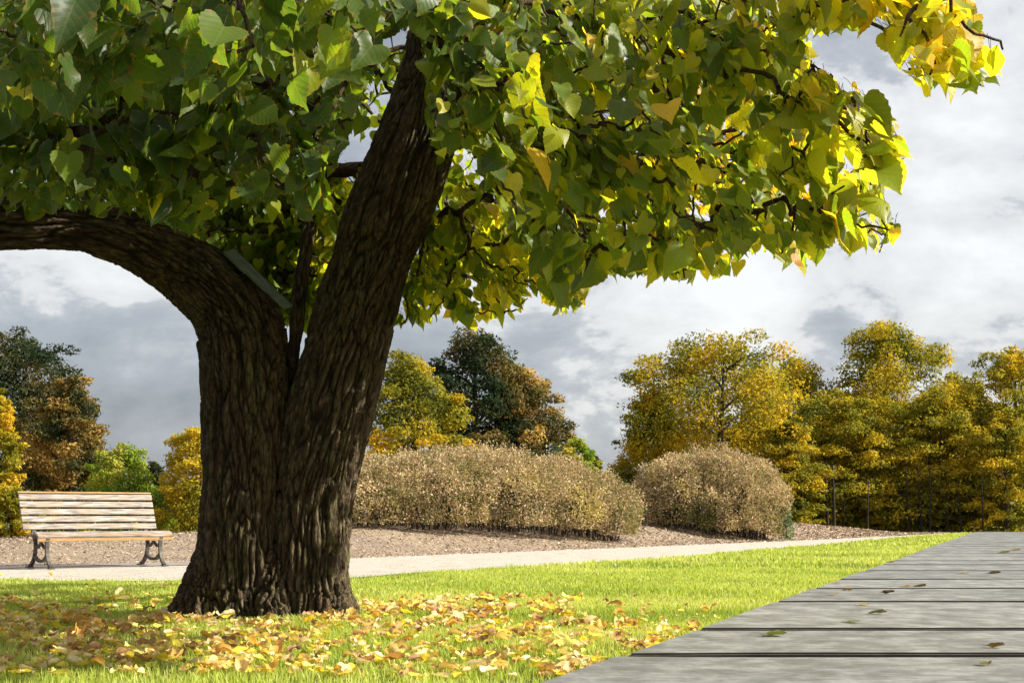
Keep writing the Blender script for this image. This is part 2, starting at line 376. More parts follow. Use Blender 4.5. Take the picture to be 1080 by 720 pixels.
# ------------------------------------------------------------------ the big lime tree
tree_root_pt = at(280, 645, 8.3); tree_root = Vector((tree_root_pt.x, 8.3, 0))
tree = empty('lime_tree', tree_root); tag(tree, 'large leaning lime tree with forked furrowed trunk and spreading green and yellow crown', 'tree')
D0 = 8.25
stems = {   # px, py, depth, radius in px at that depth
 'left': [(262, 690, D0, 92), (258, 662, D0, 70), (257, 640, D0, 58), (257, 600, D0, 50), (258, 540, D0, 46.5), (259, 470, D0, 46), (259, 400, D0, 47.5), (255, 355, D0, 49), (236, 317, D0 - .05, 42),
          (190, 279, D0 - .15, 35), (152, 258, D0 - .3, 32), (118, 247, D0 - .4, 29.5), (70, 237, D0 - .5, 28.5), (10, 235, D0 - .6, 28), (-60, 238, D0 - .7, 26), (-160, 225, D0 - .8, 23), (-290, 180, D0 - .9, 17), (-420, 110, D0 - 1, 11), (-520, 40, D0 - 1, 6)],
 'right': [(322, 690, D0, 86), (324, 662, D0, 64), (325, 640, D0, 52), (325, 600, D0, 46), (329, 540, D0, 44), (339, 480, D0, 44), (355, 410, D0, 46), (373, 340, D0, 45), (397, 260, D0 - .03, 44.5),
           (424, 185, D0 - .1, 45), (448, 115, D0 - .15, 41), (462, 55, D0 - .2, 38), (462, -10, D0 - .2, 33), (450, -120, D0 - .1, 27), (430, -280, D0, 20), (420, -480, D0, 12)],
 'fork': [(455, 90, D0 - .15, 30), (490, 40, D0 - .3, 26), (530, -20, D0 - .5, 22), (590, -120, D0 - .8, 17), (650, -260, D0 - 1.0, 11)],
 'inner': [(300, 420, D0 + .05, 16), (310, 370, D0 + .1, 11), (317, 300, D0 + .15, 11), (328, 225, D0 + .25, 10), (345, 120, D0 + .5, 9), (352, 20, D0 + .7, 8), (340, -120, D0 + 1, 6)],
 'bole': [(290, 690, D0, 90), (290, 640, D0, 54), (292, 590, D0 + .06, 38), (294, 520, D0 + .08, 26), (298, 460, D0 + .08, 16), (305, 415, D0 + .08, 6)],
}
def resample(P, R, step):
    P = np.array(P); R = np.array(R)
    # catmull-rom
    out = []; ro = []
    n = len(P)
    for i in range(n - 1):
        p0 = P[max(i - 1, 0)]; p1 = P[i]; p2 = P[i + 1]; p3 = P[min(i + 2, n - 1)]
        k = max(2, int(np.linalg.norm(p2 - p1) / step))
        for t in np.linspace(0, 1, k, endpoint=False):
            out.append(.5 * ((2 * p1) + (-p0 + p2) * t + (2 * p0 - 5 * p1 + 4 * p2 - p3) * t * t + (-p0 + 3 * p1 - 3 * p2 + p3) * t ** 3))
            ro.append(R[i] * (1 - t) + R[i + 1] * t)
    out.append(P[-1]); ro.append(R[-1])
    return np.array(out), np.array(ro)
skel = {}
qb = QB()
for k, s in stems.items():
    P = [tuple(at(a, b, d)) for a, b, d, r in s]; R = [r * d / F for a, b, d, r in s]
    P, R = resample(P, R, .05)
    R = R - .02
    skel[k] = (P, R); Rc = R.copy(); Rc[0] = .0005; Rc[-1] = .0005; qb.tube(P, Rc, 40)
# root toes: flared buttress roots
for ang in (-165, -140, -112, -85, -60, -35, -12, 20, 60, 100, 140, 178):
    a = math.radians(ang + random.uniform(-8, 8)); L_ = random.uniform(.03, .13)
    cx = tree_root.x + (.22 if abs(ang) < 90 else -.22) * (1 if abs(ang) < 70 or abs(ang) > 110 else .3); cy = D0
    pts = [(cx + math.cos(a) * .06, cy + math.sin(a) * .08, .42), (cx + math.cos(a) * .15, cy + math.sin(a) * .16, .2), (cx + math.cos(a) * (.2 + L_ * .4), cy + math.sin(a) * (.22 + L_ * .4), .05), (cx + math.cos(a) * (.26 + L_), cy + math.sin(a) * (.3 + L_), -.12)]
    P, R = resample(pts, [.08, .09, .08, .05], .04); R[0] = .001; R[-1] = .001; qb.tube(P, R, 16)
tmp = qb.build('tmp_trunk', None)
md = tmp.modifiers.new('r', 'REMESH'); md.mode = 'VOXEL'; md.voxel_size = .0072
md2 = tmp.modifiers.new('s', 'SMOOTH'); md2.iterations = 5; md2.factor = .5
dg = bpy.context.evaluated_depsgraph_get(); ev = tmp.evaluated_get(dg)
me = bpy.data.meshes.new_from_object(ev)
bpy.data.objects.remove(tmp)
nv = len(me.vertices)
co = np.zeros(nv * 3, np.float32); me.vertices.foreach_get('co', co); co = co.reshape(-1, 3).astype(float)
no = np.zeros(nv * 3, np.float32); me.vertex_normals.foreach_get('vector', no); no = no.reshape(-1, 3).astype(float)
# bark coordinates: across = position around the stem, along = arc length
best = np.full(nv, 1e9); bc = np.zeros((nv, 3))
for k in ('left', 'right', 'fork', 'inner'):
    P, R = skel[k]
    P2 = P[::2]; arc = np.r_[0, np.cumsum(np.linalg.norm(np.diff(P2, axis=0), axis=1))]
    T = nrmz(np.gradient(P2, axis=0)); R2 = R[::2]
    for s0 in range(0, nv, 20000):
        c = co[s0:s0 + 20000]
        d = np.linalg.norm(c[:, None] - P2[None], axis=2) - R2[None]
        j = d.argmin(1); dm = d[np.arange(len(c)), j]
        up = dm < best[s0:s0 + 20000] - (.0)
        rel = c - P2[j]; al = (rel * T[j]).sum(1)
        rad = rel - al[:, None] * T[j]
        # local frame: project on x / y-like axes perpendicular to the stem
        ax = nrmz(np.cross(T[j], np.array([[0., 1, 0]]))); ay = np.cross(T[j], ax)
        q = np.stack([(rad * ax).sum(1), (rad * ay).sum(1), (arc[j] + al) * .27], 1) + {'left': 0, 'right': 3.3, 'fork': 7.1, 'inner': 9.7}[k]
        idx = np.arange(s0, s0 + len(c))[up]
        best[idx] = dm[up]; bc[idx] = q[up]
disp = np.zeros(nv); cav = np.zeros(nv)
for i in range(nv):
    p = Vector(bc[i]); wz = Vector((noise.noise(p * 7), noise.noise(p * 7 + Vector((9, 2, 4))), noise.noise(p * 5 + Vector((3, 8, 1))))) * .07
    q = Vector((p.x, p.y, p.z * .36)) + wz * .7
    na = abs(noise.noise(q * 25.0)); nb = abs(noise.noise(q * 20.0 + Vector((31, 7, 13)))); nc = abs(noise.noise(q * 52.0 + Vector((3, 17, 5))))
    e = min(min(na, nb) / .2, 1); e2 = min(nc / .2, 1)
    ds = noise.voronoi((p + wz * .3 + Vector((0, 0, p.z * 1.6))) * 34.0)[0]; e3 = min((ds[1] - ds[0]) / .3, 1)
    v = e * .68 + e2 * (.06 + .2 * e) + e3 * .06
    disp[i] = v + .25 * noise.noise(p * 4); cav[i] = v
fine = np.clip(np.interp(best, [-.05, 0, .05], [1, 1, 1]), 0, 1)
amp = .034 * np.clip(np.interp(co[:, 2], [0, .5, 4], [1.3, 1.05, .8]), 0, 2)
rsm = np.clip((np.linalg.norm(bc[:, :2] % 1e9, axis=1)), 0, 1)
inner_mask = np.zeros(nv, bool)
P, R = skel['inner']; dd = np.min(np.linalg.norm(co[:, None] - P[None, 4::4], axis=2), 1) < .12
amp[dd & (co[:, 2] > 1.5)] *= .35
lump = np.array([noise.noise(Vector(c) * 2.3) for c in co]) * .02
co2 = co + no * ((disp - .35) * amp + lump)[:, None]
co2 -= np.array(tree_root)
me.vertices.foreach_set('co', co2.astype(np.float32).ravel())
a_ = me.attributes.new('bco', 'FLOAT_VECTOR', 'POINT'); a_.data.foreach_set('vector', bc.astype(np.float32).ravel())
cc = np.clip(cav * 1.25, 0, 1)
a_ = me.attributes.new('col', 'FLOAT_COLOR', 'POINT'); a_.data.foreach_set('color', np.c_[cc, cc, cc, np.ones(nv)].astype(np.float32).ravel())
me.polygons.foreach_set('use_smooth', np.ones(len(me.polygons), bool))
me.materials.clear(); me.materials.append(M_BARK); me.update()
trunk = bpy.data.objects.new('trunk', me); COL.objects.link(trunk); trunk.parent = tree
print('trunk verts', nv)

# wound cover: three overlapping green-grey sheets on the shoulder of the left stem
M_SHEET = simple_mat('mossy sheet', [(.3, (.05, .07, .05)), (.6, (.11, .14, .11)), (.8, (.17, .2, .16))], 18, rough=.7, bump=.3, bdist=.003)
cover = empty('wound_cover', (0, 0, 0)); cover.parent = tree
A, B = at(240, 269, 8.05), at(303, 323, 8.05)
dr = (B - A).normalized(); nn = Vector((-dr.z, 0, dr.x)) * (1 if -dr.z < 0 else 1)
nn = Vector((dr.z * -1, 0, dr.x)); nn = nn if nn.z > 0 else -nn
ang = math.atan2(dr.z, dr.x)
for k in range(3):
    bm = bmesh.new()
    c = A + (B - A) * ((k + .5) / 3) + nn * (.004 + .006 * (2 - k)); L_ = (B - A).length / 3 + .02
    rot = Matrix.Rotation(-ang + .05, 3, 'Y') @ Matrix.Rotation(random.uniform(.30, .42), 3, 'X')
    bm_box(bm, c - tree_root, (L_, .13, .014), rot, .003)
    bm_obj('sheet', bm, M_SHEET, cover)

# ---- crown: polygons (photo outline) limit where twigs and leaves may hang
front = [(-900, 200), (-60, 215), (0, 222), (25, 232), (60, 218), (100, 228), (130, 222), (165, 232), (190, 240), (215, 238), (235, 215), (300, 205), (325, 232), (345, 200), (362, 150), (385, 90), (408, 30), (445, 25), (452, 110), (456, 178), (470, 165), (492, 150), (520, 200), (590, 330),
         (612, 325), (628, 290), (700, 292), (742, 296), (775, 290), (800, 258), (835, 280), (856, 280), (885, 250), (926, 268), (946, 250), (944, 225), (918, 208), (950, 190), (960, 168), (950, 135), (925, 100), (890, 82), (868, 78), (850, 45),
         (880, 35), (925, 28), (948, 60), (978, 100), (1003, 98), (1040, 92), (1058, 96), (1075, 62), (1050, 28), (1010, -10), (1060, -80), (1150, -400), (1100, -900), (-900, -900)]
back = [(-900, 190), (180, 205), (205, 262), (235, 285), (262, 305), (290, 335), (325, 352), (345, 345), (385, 250), (470, 200), (440, 260), (412, 352), (436, 342), (470, 336), (502, 346), (522, 338), (548, 336), (560, 308), (590, 334), (612, 325), (628, 290), (700, 292), (742, 290), (790, 258), (840, 262), (900, 240), (920, 205), (930, 150), (890, 90), (850, 45), (900, 20), (940, -40), (900, -300), (-900, -500)]
trunkpoly = [(375, 185), (405, 105), (425, 40), (440, -20), (500, -20), (498, 90), (480, 180), (450, 260), (415, 350), (340, 350)]
def mask_ok(P, slack=0):
    x, y = proj(P)
    f = in_poly(x, y, front); b = in_poly(x, y, back)
    r = np.where(P[:, 1] < 8.0, f, b)
    # nothing pokes through the sky notch or lies inside the camera
    return r & (P[:, 1] > 2.9)
rng = np.random.default_rng(5)
def sample_clusters(n, dlo, dhi, xlo, xhi, ylo, yhi):
    d = rng.uniform(dlo, dhi, n); px = rng.uniform(xlo, xhi, n); py = rng.uniform(ylo, yhi, n)
    P = np.stack([(px - CX) * d / F, d, H - (py - HOR) * d / F], 1)
    return P[mask_ok(P)]
cen = np.array([tree_root.x - .2, 7.9, 3.6])
def dome(P, rx=4.6, ry=4.6, up=4.2, dn=3.4):
    q = (P - cen); return (q[:, 0] / rx) ** 2 + (q[:, 1] / ry) ** 2 + (q[:, 2] / np.where(q[:, 2] > 0, up, dn)) ** 2 < 1
C = [sample_clusters(900, 4.6, 8.0, -60, 560, -60, 230),     # left and centre front
     sample_clusters(880, 5.0, 8.2, 430, 1010, -60, 335),    # right front
     sample_clusters(75, 4.6, 5.3, 840, 1080, -60, 110),
     sample_clusters(620, 8.5, 11.2, 150, 950, -60, 345),     # behind
     sample_clusters(90, 3.4, 4.4, -40, 400, -60, 60)]
C.append(sample_clusters(400, 8.5, 9.4, 195, 360, 190, 345))
C.append(sample_clusters(260, 7.4, 9.4, 405, 620, 200, 345))
up = rng.uniform([-5.5, 4.2, 2.5], [1.7, 11.5, 6.3], (3200, 3)); x, y = proj(up)
up = up[dome(up) & (y < -40)]
q = up - cen; shell = ((q / np.array([4.6, 4.6, 4.2])) ** 2).sum(1) > .25
up = up[shell][:520]
C.append(up)
CL = np.concatenate(C)
# the low sun side: keep what would hang in the sun's way but out of the photo
tri = np.linalg.norm(CL[:, :2] - cen[:2], axis=1)
CL = CL[tri < 5.6]
order = np.argsort(np.linalg.norm(CL - np.array([tree_root.x, 8.2, 3.0]), axis=1)); CL = CL[order]
print('clusters', len(CL))
# skeleton nodes to attach to
nodes = [p for p in skel['right'][0][-50:]] + [p for p in skel['left'][0][-62:]] + [p for p in skel['fork'][0][8:]] + [p for p in skel['inner'][0][20:]]
nodes = np.array(nodes); nrad = np.full(len(nodes), .03)
NP_ = [tuple(p) for p in nodes]; parent_ = [-1] * len(NP_); rootn = len(NP_)
arr = np.zeros((len(NP_) + len(CL) * 4 + 10, 3)); arr[:len(NP_)] = nodes; cnt = len(NP_)
edges = []        # (parent index, [points])
dist0 = np.zeros(len(arr)); 
segs = []
axis0 = np.array([tree_root.x + .3, 8.2])
for c in CL:
    dd = np.linalg.norm(arr[:cnt] - c, axis=1)
    # prefer nodes nearer the trunk and slightly above (twigs droop)
    cost = dd + .18 * dist0[:cnt] + .25 * np.clip(c[2] - arr[:cnt, 2], 0, 9)
    j = int(cost.argmin()); p0 = arr[j]
    mid = (p0 + c) / 2 + np.array([0, 0, .12 * dd[j]]) + rng.normal(0, .05 * dd[j], 3)
    mid2 = p0 * .25 + mid * .5 + c * .25 + np.array([0, 0, .04 * dd[j]])
    pts = []
    for t in (1 / 3, 2 / 3):
        b = (1 - t) ** 2 * p0 + 2 * t * (1 - t) * mid + t * t * c
        pts.append(b + rng.normal(0, .012 + .01 * dd[j], 3))
    L_ = dd[j]; a = j
    for k, b in enumerate(pts + [c]):
        arr[cnt] = b; dist0[cnt] = dist0[a] + L_ / 3; segs.append((a, cnt)); parent_.append(a); a = cnt; cnt += 1
        NP_.append(tuple(b))
w = np.zeros(cnt)
for k in range(cnt - 1, rootn - 1, -1):
    w[k] += 1 if True else 0
    if parent_[k] >= 0: w[parent_[k]] += w[k]
tw = QB()
rad = np.clip(.0016 + .0019 * np.sqrt(w), .002, .05)
# keep twigs that would cross the open sky under the crown from showing: they follow their leaves
for a, b in segs:
    pa, pb = arr[a], arr[b]
    ra = rad[b] * 1.1 if a < rootn else min(rad[a], rad[b] * 1.6); 
    X = np.array([pa, pb]); xx, yy = proj(X)
    if not mask_ok(X).all() and (yy > 0).any(): continue
    tw.tube([pa, (pa + pb) / 2 + rng.normal(0, .006, 3), pb], [ra, (ra + rad[b]) / 2, rad[b]], 5)

# ---- leaves in clusters
LB = {'hi': [], 'mid': [], 'lo': []}
def leafcol(P, n):
    g = np.array([(.035, .072, .012), (.062, .108, .011), (.115, .17, .010), (.24, .27, .012), (.38, .35, .02), (.50, .34, .025), (.42, .21, .02)])
    return g
palette = leafcol(None, 0)
vis = 0
ALLB = []; ALLM = []; ALLN = []; ALLS = []; ALLC = []
for ci, c in enumerate(CL):
    k = int(rng.integers(6, 12)) if c[1] > 4.6 else 6
    prevp = arr[parent_[rootn + ci * 3 + 2]]
    dv = c - prevp
    t = rng.uniform(-.1, 1.15, k)[:, None]
    P = prevp + dv * t + rng.normal(0, .05, (k, 3)) + np.array([0, 0, -.03])
    outw = c[:2] - axis0; outw = outw / (np.linalg.norm(outw) + .01)
    hang = rng.uniform(.35, 1.0, (k, 1))
    md_ = np.zeros((k, 3)); md_[:, :2] = outw * .45 + rng.normal(0, .38, (k, 2)) + rng.normal(0, .3, (1, 2)); md_[:, 2] = -1.0
    md_ = md_ * np.c_[np.ones((k, 2)), hang]
    nr = rng.normal(0, .38, (k, 3)) + rng.normal(0, .35, (1, 3)); nr[:, :2] += outw * .55; nr[:, 2] += .75
    # autumn yellowing plus backlit glow put into the colour: right, back and underside
    ye = noise.noise(Vector(c) * 1.3) * .5 + .5
    xr = np.clip((c[0] + .8) / 2.4, 0, 1)
    base_i = np.clip(-.2 + 1.5 * xr + 2.9 * ye * (.45 + .65 * xr), 0, 3.9) + (1.0 if c[1] > 8.3 else 0) + (.6 if (c[1] > 7.6 and c[0] > -1.3 and c[2] < 2.9) else 0)
    idx = np.clip(base_i + rng.normal(0, .85, k) + (rng.random(k) < .05) * 2.0, 0, 6)
    if c[0] > 1.15 and c[1] < 5.7: idx = np.clip(idx + .5, 0, 4.9)
    lo = np.floor(idx).astype(int); fr = (idx - lo)[:, None]; hi = np.minimum(lo + 1, 6)
    col = palette[lo] * (1 - fr) + palette[hi] * fr
    col = col * rng.uniform(.75, 1.2, (k, 1))
    S = np.clip(rng.lognormal(-2.72, .34, k), .03, .125) * (1.05 if c[1] < 5.5 else 1) * (1.12 if (c[0] > 1.05 and c[1] < 5.4) else 1)
    ALLB.append(P); ALLM.append(md_); ALLN.append(nr); ALLS.append(S); ALLC.append(col)
B = np.concatenate(ALLB); M_ = nrmz(np.concatenate(ALLM)); Nn = np.concatenate(ALLN); S = np.concatenate(ALLS); Cc = np.concatenate(ALLC)
# a leaf stays if its base and its tip lie within the crown
ok = mask_ok(B) & mask_ok(B + M_ * S[:, None] * .75) & (B[:, 1] > 3.1)
pet = M_ * .0
B, M_, Nn, S, Cc = B[ok], M_[ok], Nn[ok], S[ok], Cc[ok]
px, py = proj(B); seen = (px > -60) & (px < 1140) & (py > -60)
lodk = np.where(seen & (B[:, 1] < 6.3), 2, np.where(seen, 1, 0))
VV = []; QQ = []; CCo = []; UU = []; off = 0
for lv, nm in ((2, 'hi'), (1, 'mid'), (0, 'lo')):
    s = lodk == lv
    P, Q, Cx, UV = leaf_batch(B[s], M_[s], Nn[s], S[s], Cc[s], nm, rng, 1.1)
    VV.append(P); QQ.append(Q + off); CCo.append(Cx); UU.append(UV); off += len(P)
crown = np_mesh('crown', np.concatenate(VV) - np.array(tree_root), np.concatenate(QQ), M_LEAF, True, {'col': np.concatenate(CCo), 'luv': np.concatenate(UU)}, tree)
print('leaves', len(B), 'seen', seen.sum())
# petioles
s = seen; bb = B[s]
for p, m_, sz in zip(bb, M_[s], S[s]):
    e = p - m_ * .05 * np.array([1, 1, .3]) + np.array([0, 0, .035])
    tw.tube([e, (e + p) / 2 + np.array([0, 0, .006]), p], [.0013, .001, .001], 3)
t_ = np.concatenate(tw.v) - np.array(tree_root)
np_mesh('branches', t_, np.concatenate(tw.q), M_TWIG, True, None, tree)

# ------------------------------------------------------------------ grass
rng = np.random.default_rng(21)
def blades(X, Y, hgt, wid, cols, rng, lean=.5):
    n = len(X); Z = terr(X, Y) - .004
    a = rng.uniform(0, 2 * np.pi, n); l = rng.uniform(.1, 1, n) * lean * hgt
    dx, dy = np.cos(a) * l, np.sin(a) * l
    f = rng.uniform(0, 2 * np.pi, n); wx, wy = np.cos(f) * wid / 2, np.sin(f) * wid / 2
    B0 = np.stack([X, Y, Z], 1); W = np.stack([wx, wy, np.zeros(n)], 1)
    M1 = B0 + np.stack([dx * .3, dy * .3, hgt * .6], 1); T1 = B0 + np.stack([dx, dy, hgt], 1)
    V = np.stack([B0 - W, B0 + W, M1 - W * .7, M1 + W * .7, T1 - W * .1, T1 + W * .1], 1).reshape(-1, 3)
    i = np.arange(n)[:, None] * 6
    Q = np.concatenate([i + np.array([[0, 1, 3, 2]]), i + np.array([[2, 3, 5, 4]])], 1).reshape(-1, 4)
    C = np.repeat(cols, 6, 0)
    return V, Q, C
XX = []; YY = []; HH = []; WW = []
def scatter_grass(x0, x1, y0, y1, dens, h, w):
    n = int((x1 - x0) * (y1 - y0) * dens); X = rng.uniform(x0, x1, n); Y = rng.uniform(y0, y1, n)
    lim = yl(X) + .05 * np.sin(X * 7) + .06 * np.sin(X * 17) + rng.normal(0, .05, n)
    k = (Y < lim) & (X < deck_x(Y) - .0 + rng.normal(0, .022, n)) & (np.abs(X) < .40 * Y + .6)
    # denser tufts
    t = np.sin(X * 5.1 + np.sin(Y * 3) * 2) * np.sin(Y * 4.7 + np.sin(X * 2.3) * 2)
    k &= rng.random(n) < .78 + .3 * t
    k &= ~(((X - tree_root.x) / .52) ** 2 + ((Y - 8.25) / .42) ** 2 < 1)
    X, Y, t = X[k], Y[k], t[k]
    XX.append(X); YY.append(Y); HH.append(h * rng.uniform(.45, 1.15, len(X)) * (1 + .2 * t)); WW.append(w * rng.uniform(.7, 1.3, len(X)))
scatter_grass(-3.2, 3.2, 4.6, 7.0, 6500, .045, .0045)
scatter_grass(-4.2, 3.2, 7.0, 10, 6300, .034, .0055)
scatter_grass(-5.5, 5, 10, 15, 3300, .034, .008)
scatter_grass(-1, 8, 15, 24, 800, .05, .013)
scatter_grass(3, 16, 24, 42, 260, .055, .022)
X = np.concatenate(XX); Y = np.concatenate(YY); hh = np.concatenate(HH); ww = np.concatenate(WW); n_ = len(X)
g = np.array([(.23, .31, .04), (.40, .48, .075), (.54, .58, .14), (.62, .53, .28)])
pat = np.array([noise.noise(Vector((x * .8, y * .8, 0))) for x, y in zip(X, Y)])
idx = np.clip(1.15 + pat * 1.6 + rng.normal(0, .5, n_), 0, 2.2) + (rng.random(n_) < .06) * .8
lo = np.clip(np.floor(idx).astype(int), 0, 2); fr = (idx - lo)[:, None]
gc = g[lo] * (1 - fr) + g[lo + 1] * fr
# the stretch along the far end of the boardwalk edge is rougher and darker
V, Q, C_ = blades(X, Y, hh, ww, gc, rng, .6)
o = np_mesh('grass', V, Q, M_GRASS, False, {'col': C_}); tag(o, 'short bright green grass of the lawn under and beside the big tree', 'grass', kind='stuff')
print('grass', n_)
# rough grass beyond the boardwalk's end
n_ = 16000; X = rng.uniform(5, 24, n_); Y = rng.uniform(42.5, 50, n_); k = (Y > gaps[-1] + .3)
X, Y = X[k], Y[k]
V, Q, C_ = blades(X, Y, rng.uniform(.05, .14, len(X)), np.full(len(X), .03), g[0] * rng.uniform(.7, 1.5, (len(X), 1)), rng, .6)
o = np_mesh('rough_grass', V, Q, M_GRASS, False, {'col': C_}); tag(o, 'rough green grass between the end of the boardwalk and the woods', 'grass', kind='stuff')

# ------------------------------------------------------------------ fallen leaves
def litter_mesh(col, seed, shape):
    r = np.random.default_rng(seed)
    P, Q, C_, UV = leaf_batch(np.zeros((1, 3)), np.array([[0, 1., 0]]), np.array([[0, 0, 1.]]), np.ones(1), np.array([col]), 'mid', r, .6)
    P = P - P.mean(0)
    # roll / crumple
    a = shape[0]; x, y, z = P[:, 0], P[:, 1], P[:, 2]
    if a: 
        th = x * a; x, z = np.sin(th) / a, z * .5 + (1 - np.cos(th)) / a
    b = shape[1]
    if b:
        th = y * b; y, z = np.sin(th) / b - z * np.sin(th) * .5, z + (1 - np.cos(th)) / b
    z = z * 1.2 + .08 * np.sin(P[:, 0] * 9 + seed) * np.cos(P[:, 1] * 8) + .05 * np.sin(P[:, 0] * 19 + seed * 2 + P[:, 1] * 13)
    P = np.stack([x, y, z], 1); P[:, 2] -= P[:, 2].min()
    o = np_mesh('tmp', P, Q, M_LITTER, True, {'col': C_, 'luv': UV}); me = o.data; bpy.data.objects.remove(o)
    return me
kinds = {
 'yellow': ([(.8, .66, .10), (.76, .6, .06), (.8, .7, .22)], 'bright yellow fallen leaf lying in the lawn grass', 'bright yellow fallen leaves'),
 'tan': ([(.68, .53, .28), (.8, .68, .42), (.6, .44, .2)], 'pale tan dry curled leaf fallen on the lawn', 'pale tan fallen leaves'),
 'brown': ([(.36, .2, .1), (.42, .24, .12), (.28, .16, .08)], 'dark brown crumpled leaf fallen on the lawn', 'dark brown fallen leaves'),
 'orange': ([(.62, .36, .09), (.68, .42, .12)], 'orange brown fallen leaf on the lawn', 'orange brown fallen leaves')}
shapes = [(1.2, .3), (3.0, .8), (2.2, -1.2), (.6, 1.6), (4.0, .5), (1.8, 2.2)]
LM = {}
sd = 0
for k, (cols, _, _) in kinds.items():
    LM[k] = []
    for si, sh in enumerate(shapes):
        sd += 1; s2 = (sh[0] * 1.25, sh[1] * 1.25) if k != 'yellow' else (sh[0] * .45, sh[1] * .45)
        m_ = litter_mesh(cols[si % len(cols)], sd, s2); m_.name = 'fallen_leaf_' + k; LM[k].append(m_)
# where: denser under the crown, in a drift across the middle
cand = []
while len(cand) < 2900:
    px = random.uniform(-10, 760); py = random.uniform(607, 719)
    w = .12
    w += .9 * math.exp(-((py - (655 + 10 * math.sin(px / 90))) / 24) ** 2)
    w += .3 * math.exp(-((py - 700) / 22) ** 2)
    w *= .8
    if px > 560: w *= max(.12, 1 - (px - 560) / 190)
    if px > 620 and py < 640: w *= .2
    if py < 632: w *= .35
    if 370 < px and py < 630: w *= .12
    if 600 < px < 745 and abs(py - (712 - (px - 600) * .36)) < 12: w = max(w, .35)
    cl = noise.noise(Vector((px / 38, py / 11, 3))) ; w *= max(.08, .55 + 1.3 * cl)
    if random.random() > w: continue
    d = H * F / (py - HOR); X_ = (px - CX) * d / F
    if X_ > deck_x(d) - .03: continue
    if ((X_ - tree_root.x) / .53) ** 2 + ((d - 8.25) / .42) ** 2 < 1: continue
    cand.append((X_, d, px, py))
ksel = ['tan'] * 42 + ['brown'] * 20 + ['yellow'] * 26 + ['orange'] * 12
items = []
for (X_, d, px, py) in cand:
    k = random.choice(ksel); s = min(.085, random.lognormvariate(-3.15, .35))
    items.append((s / d * (1.2 if k == 'yellow' else 1), X_, d, k, s))
items.sort(reverse=True)
SV = []; SQ = []; SCo = []; SU = []; off = 0
for n_i, (vs_, X_, d, k, s) in enumerate(items):
    me_ = random.choice(LM[k]); sx_ = random.uniform(.55, 1.05) if k != 'yellow' else random.uniform(.85, 1.05)
    rot = (random.gauss(0, .26), random.gauss(0, .26), random.uniform(0, 6.28))
    loc = (X_, d, float(terr(X_, d)) + random.uniform(.012, .034))
    if n_i < 290:
        o = bpy.data.objects.new('fallen_leaf', me_); COL.objects.link(o)
        o.location = loc; o.rotation_euler = rot; o.scale = (s * sx_, s, s * .7)
        tag(o, kinds[k][1], 'fallen leaf', kinds[k][2])
    else:
        v = np.zeros(len(me_.vertices) * 3, np.float32); me_.vertices.foreach_get('co', v); v = v.reshape(-1, 3)
        q = np.zeros(len(me_.polygons) * 4, np.int32); me_.loops.foreach_get('vertex_index', q); q = q.reshape(-1, 4)
        c4 = np.zeros(len(v) * 4, np.float32); me_.attributes['col'].data.foreach_get('color', c4); c4 = c4.reshape(-1, 4)[:, :3]
        uv = np.zeros(len(v) * 3, np.float32); me_.attributes['luv'].data.foreach_get('vector', uv); uv = uv.reshape(-1, 3)
        R_ = np.array(Matrix.LocRotScale(None, __import__('mathutils').Euler(rot), None).to_3x3())
        SV.append((v * np.array([s * sx_, s, s * .7])) @ R_.T + np.array(loc)); SQ.append(q + off); off += len(v); SCo.append(c4 * random.uniform(.8, 1.2)); SU.append(uv)
o = np_mesh('leaf_litter', np.concatenate(SV), np.concatenate(SQ), M_LITTER, True, {'col': np.concatenate(SCo), 'luv': np.concatenate(SU)})
tag(o, 'scattered smaller brown and yellow fallen leaves over the lawn', 'leaf litter', kind='stuff')

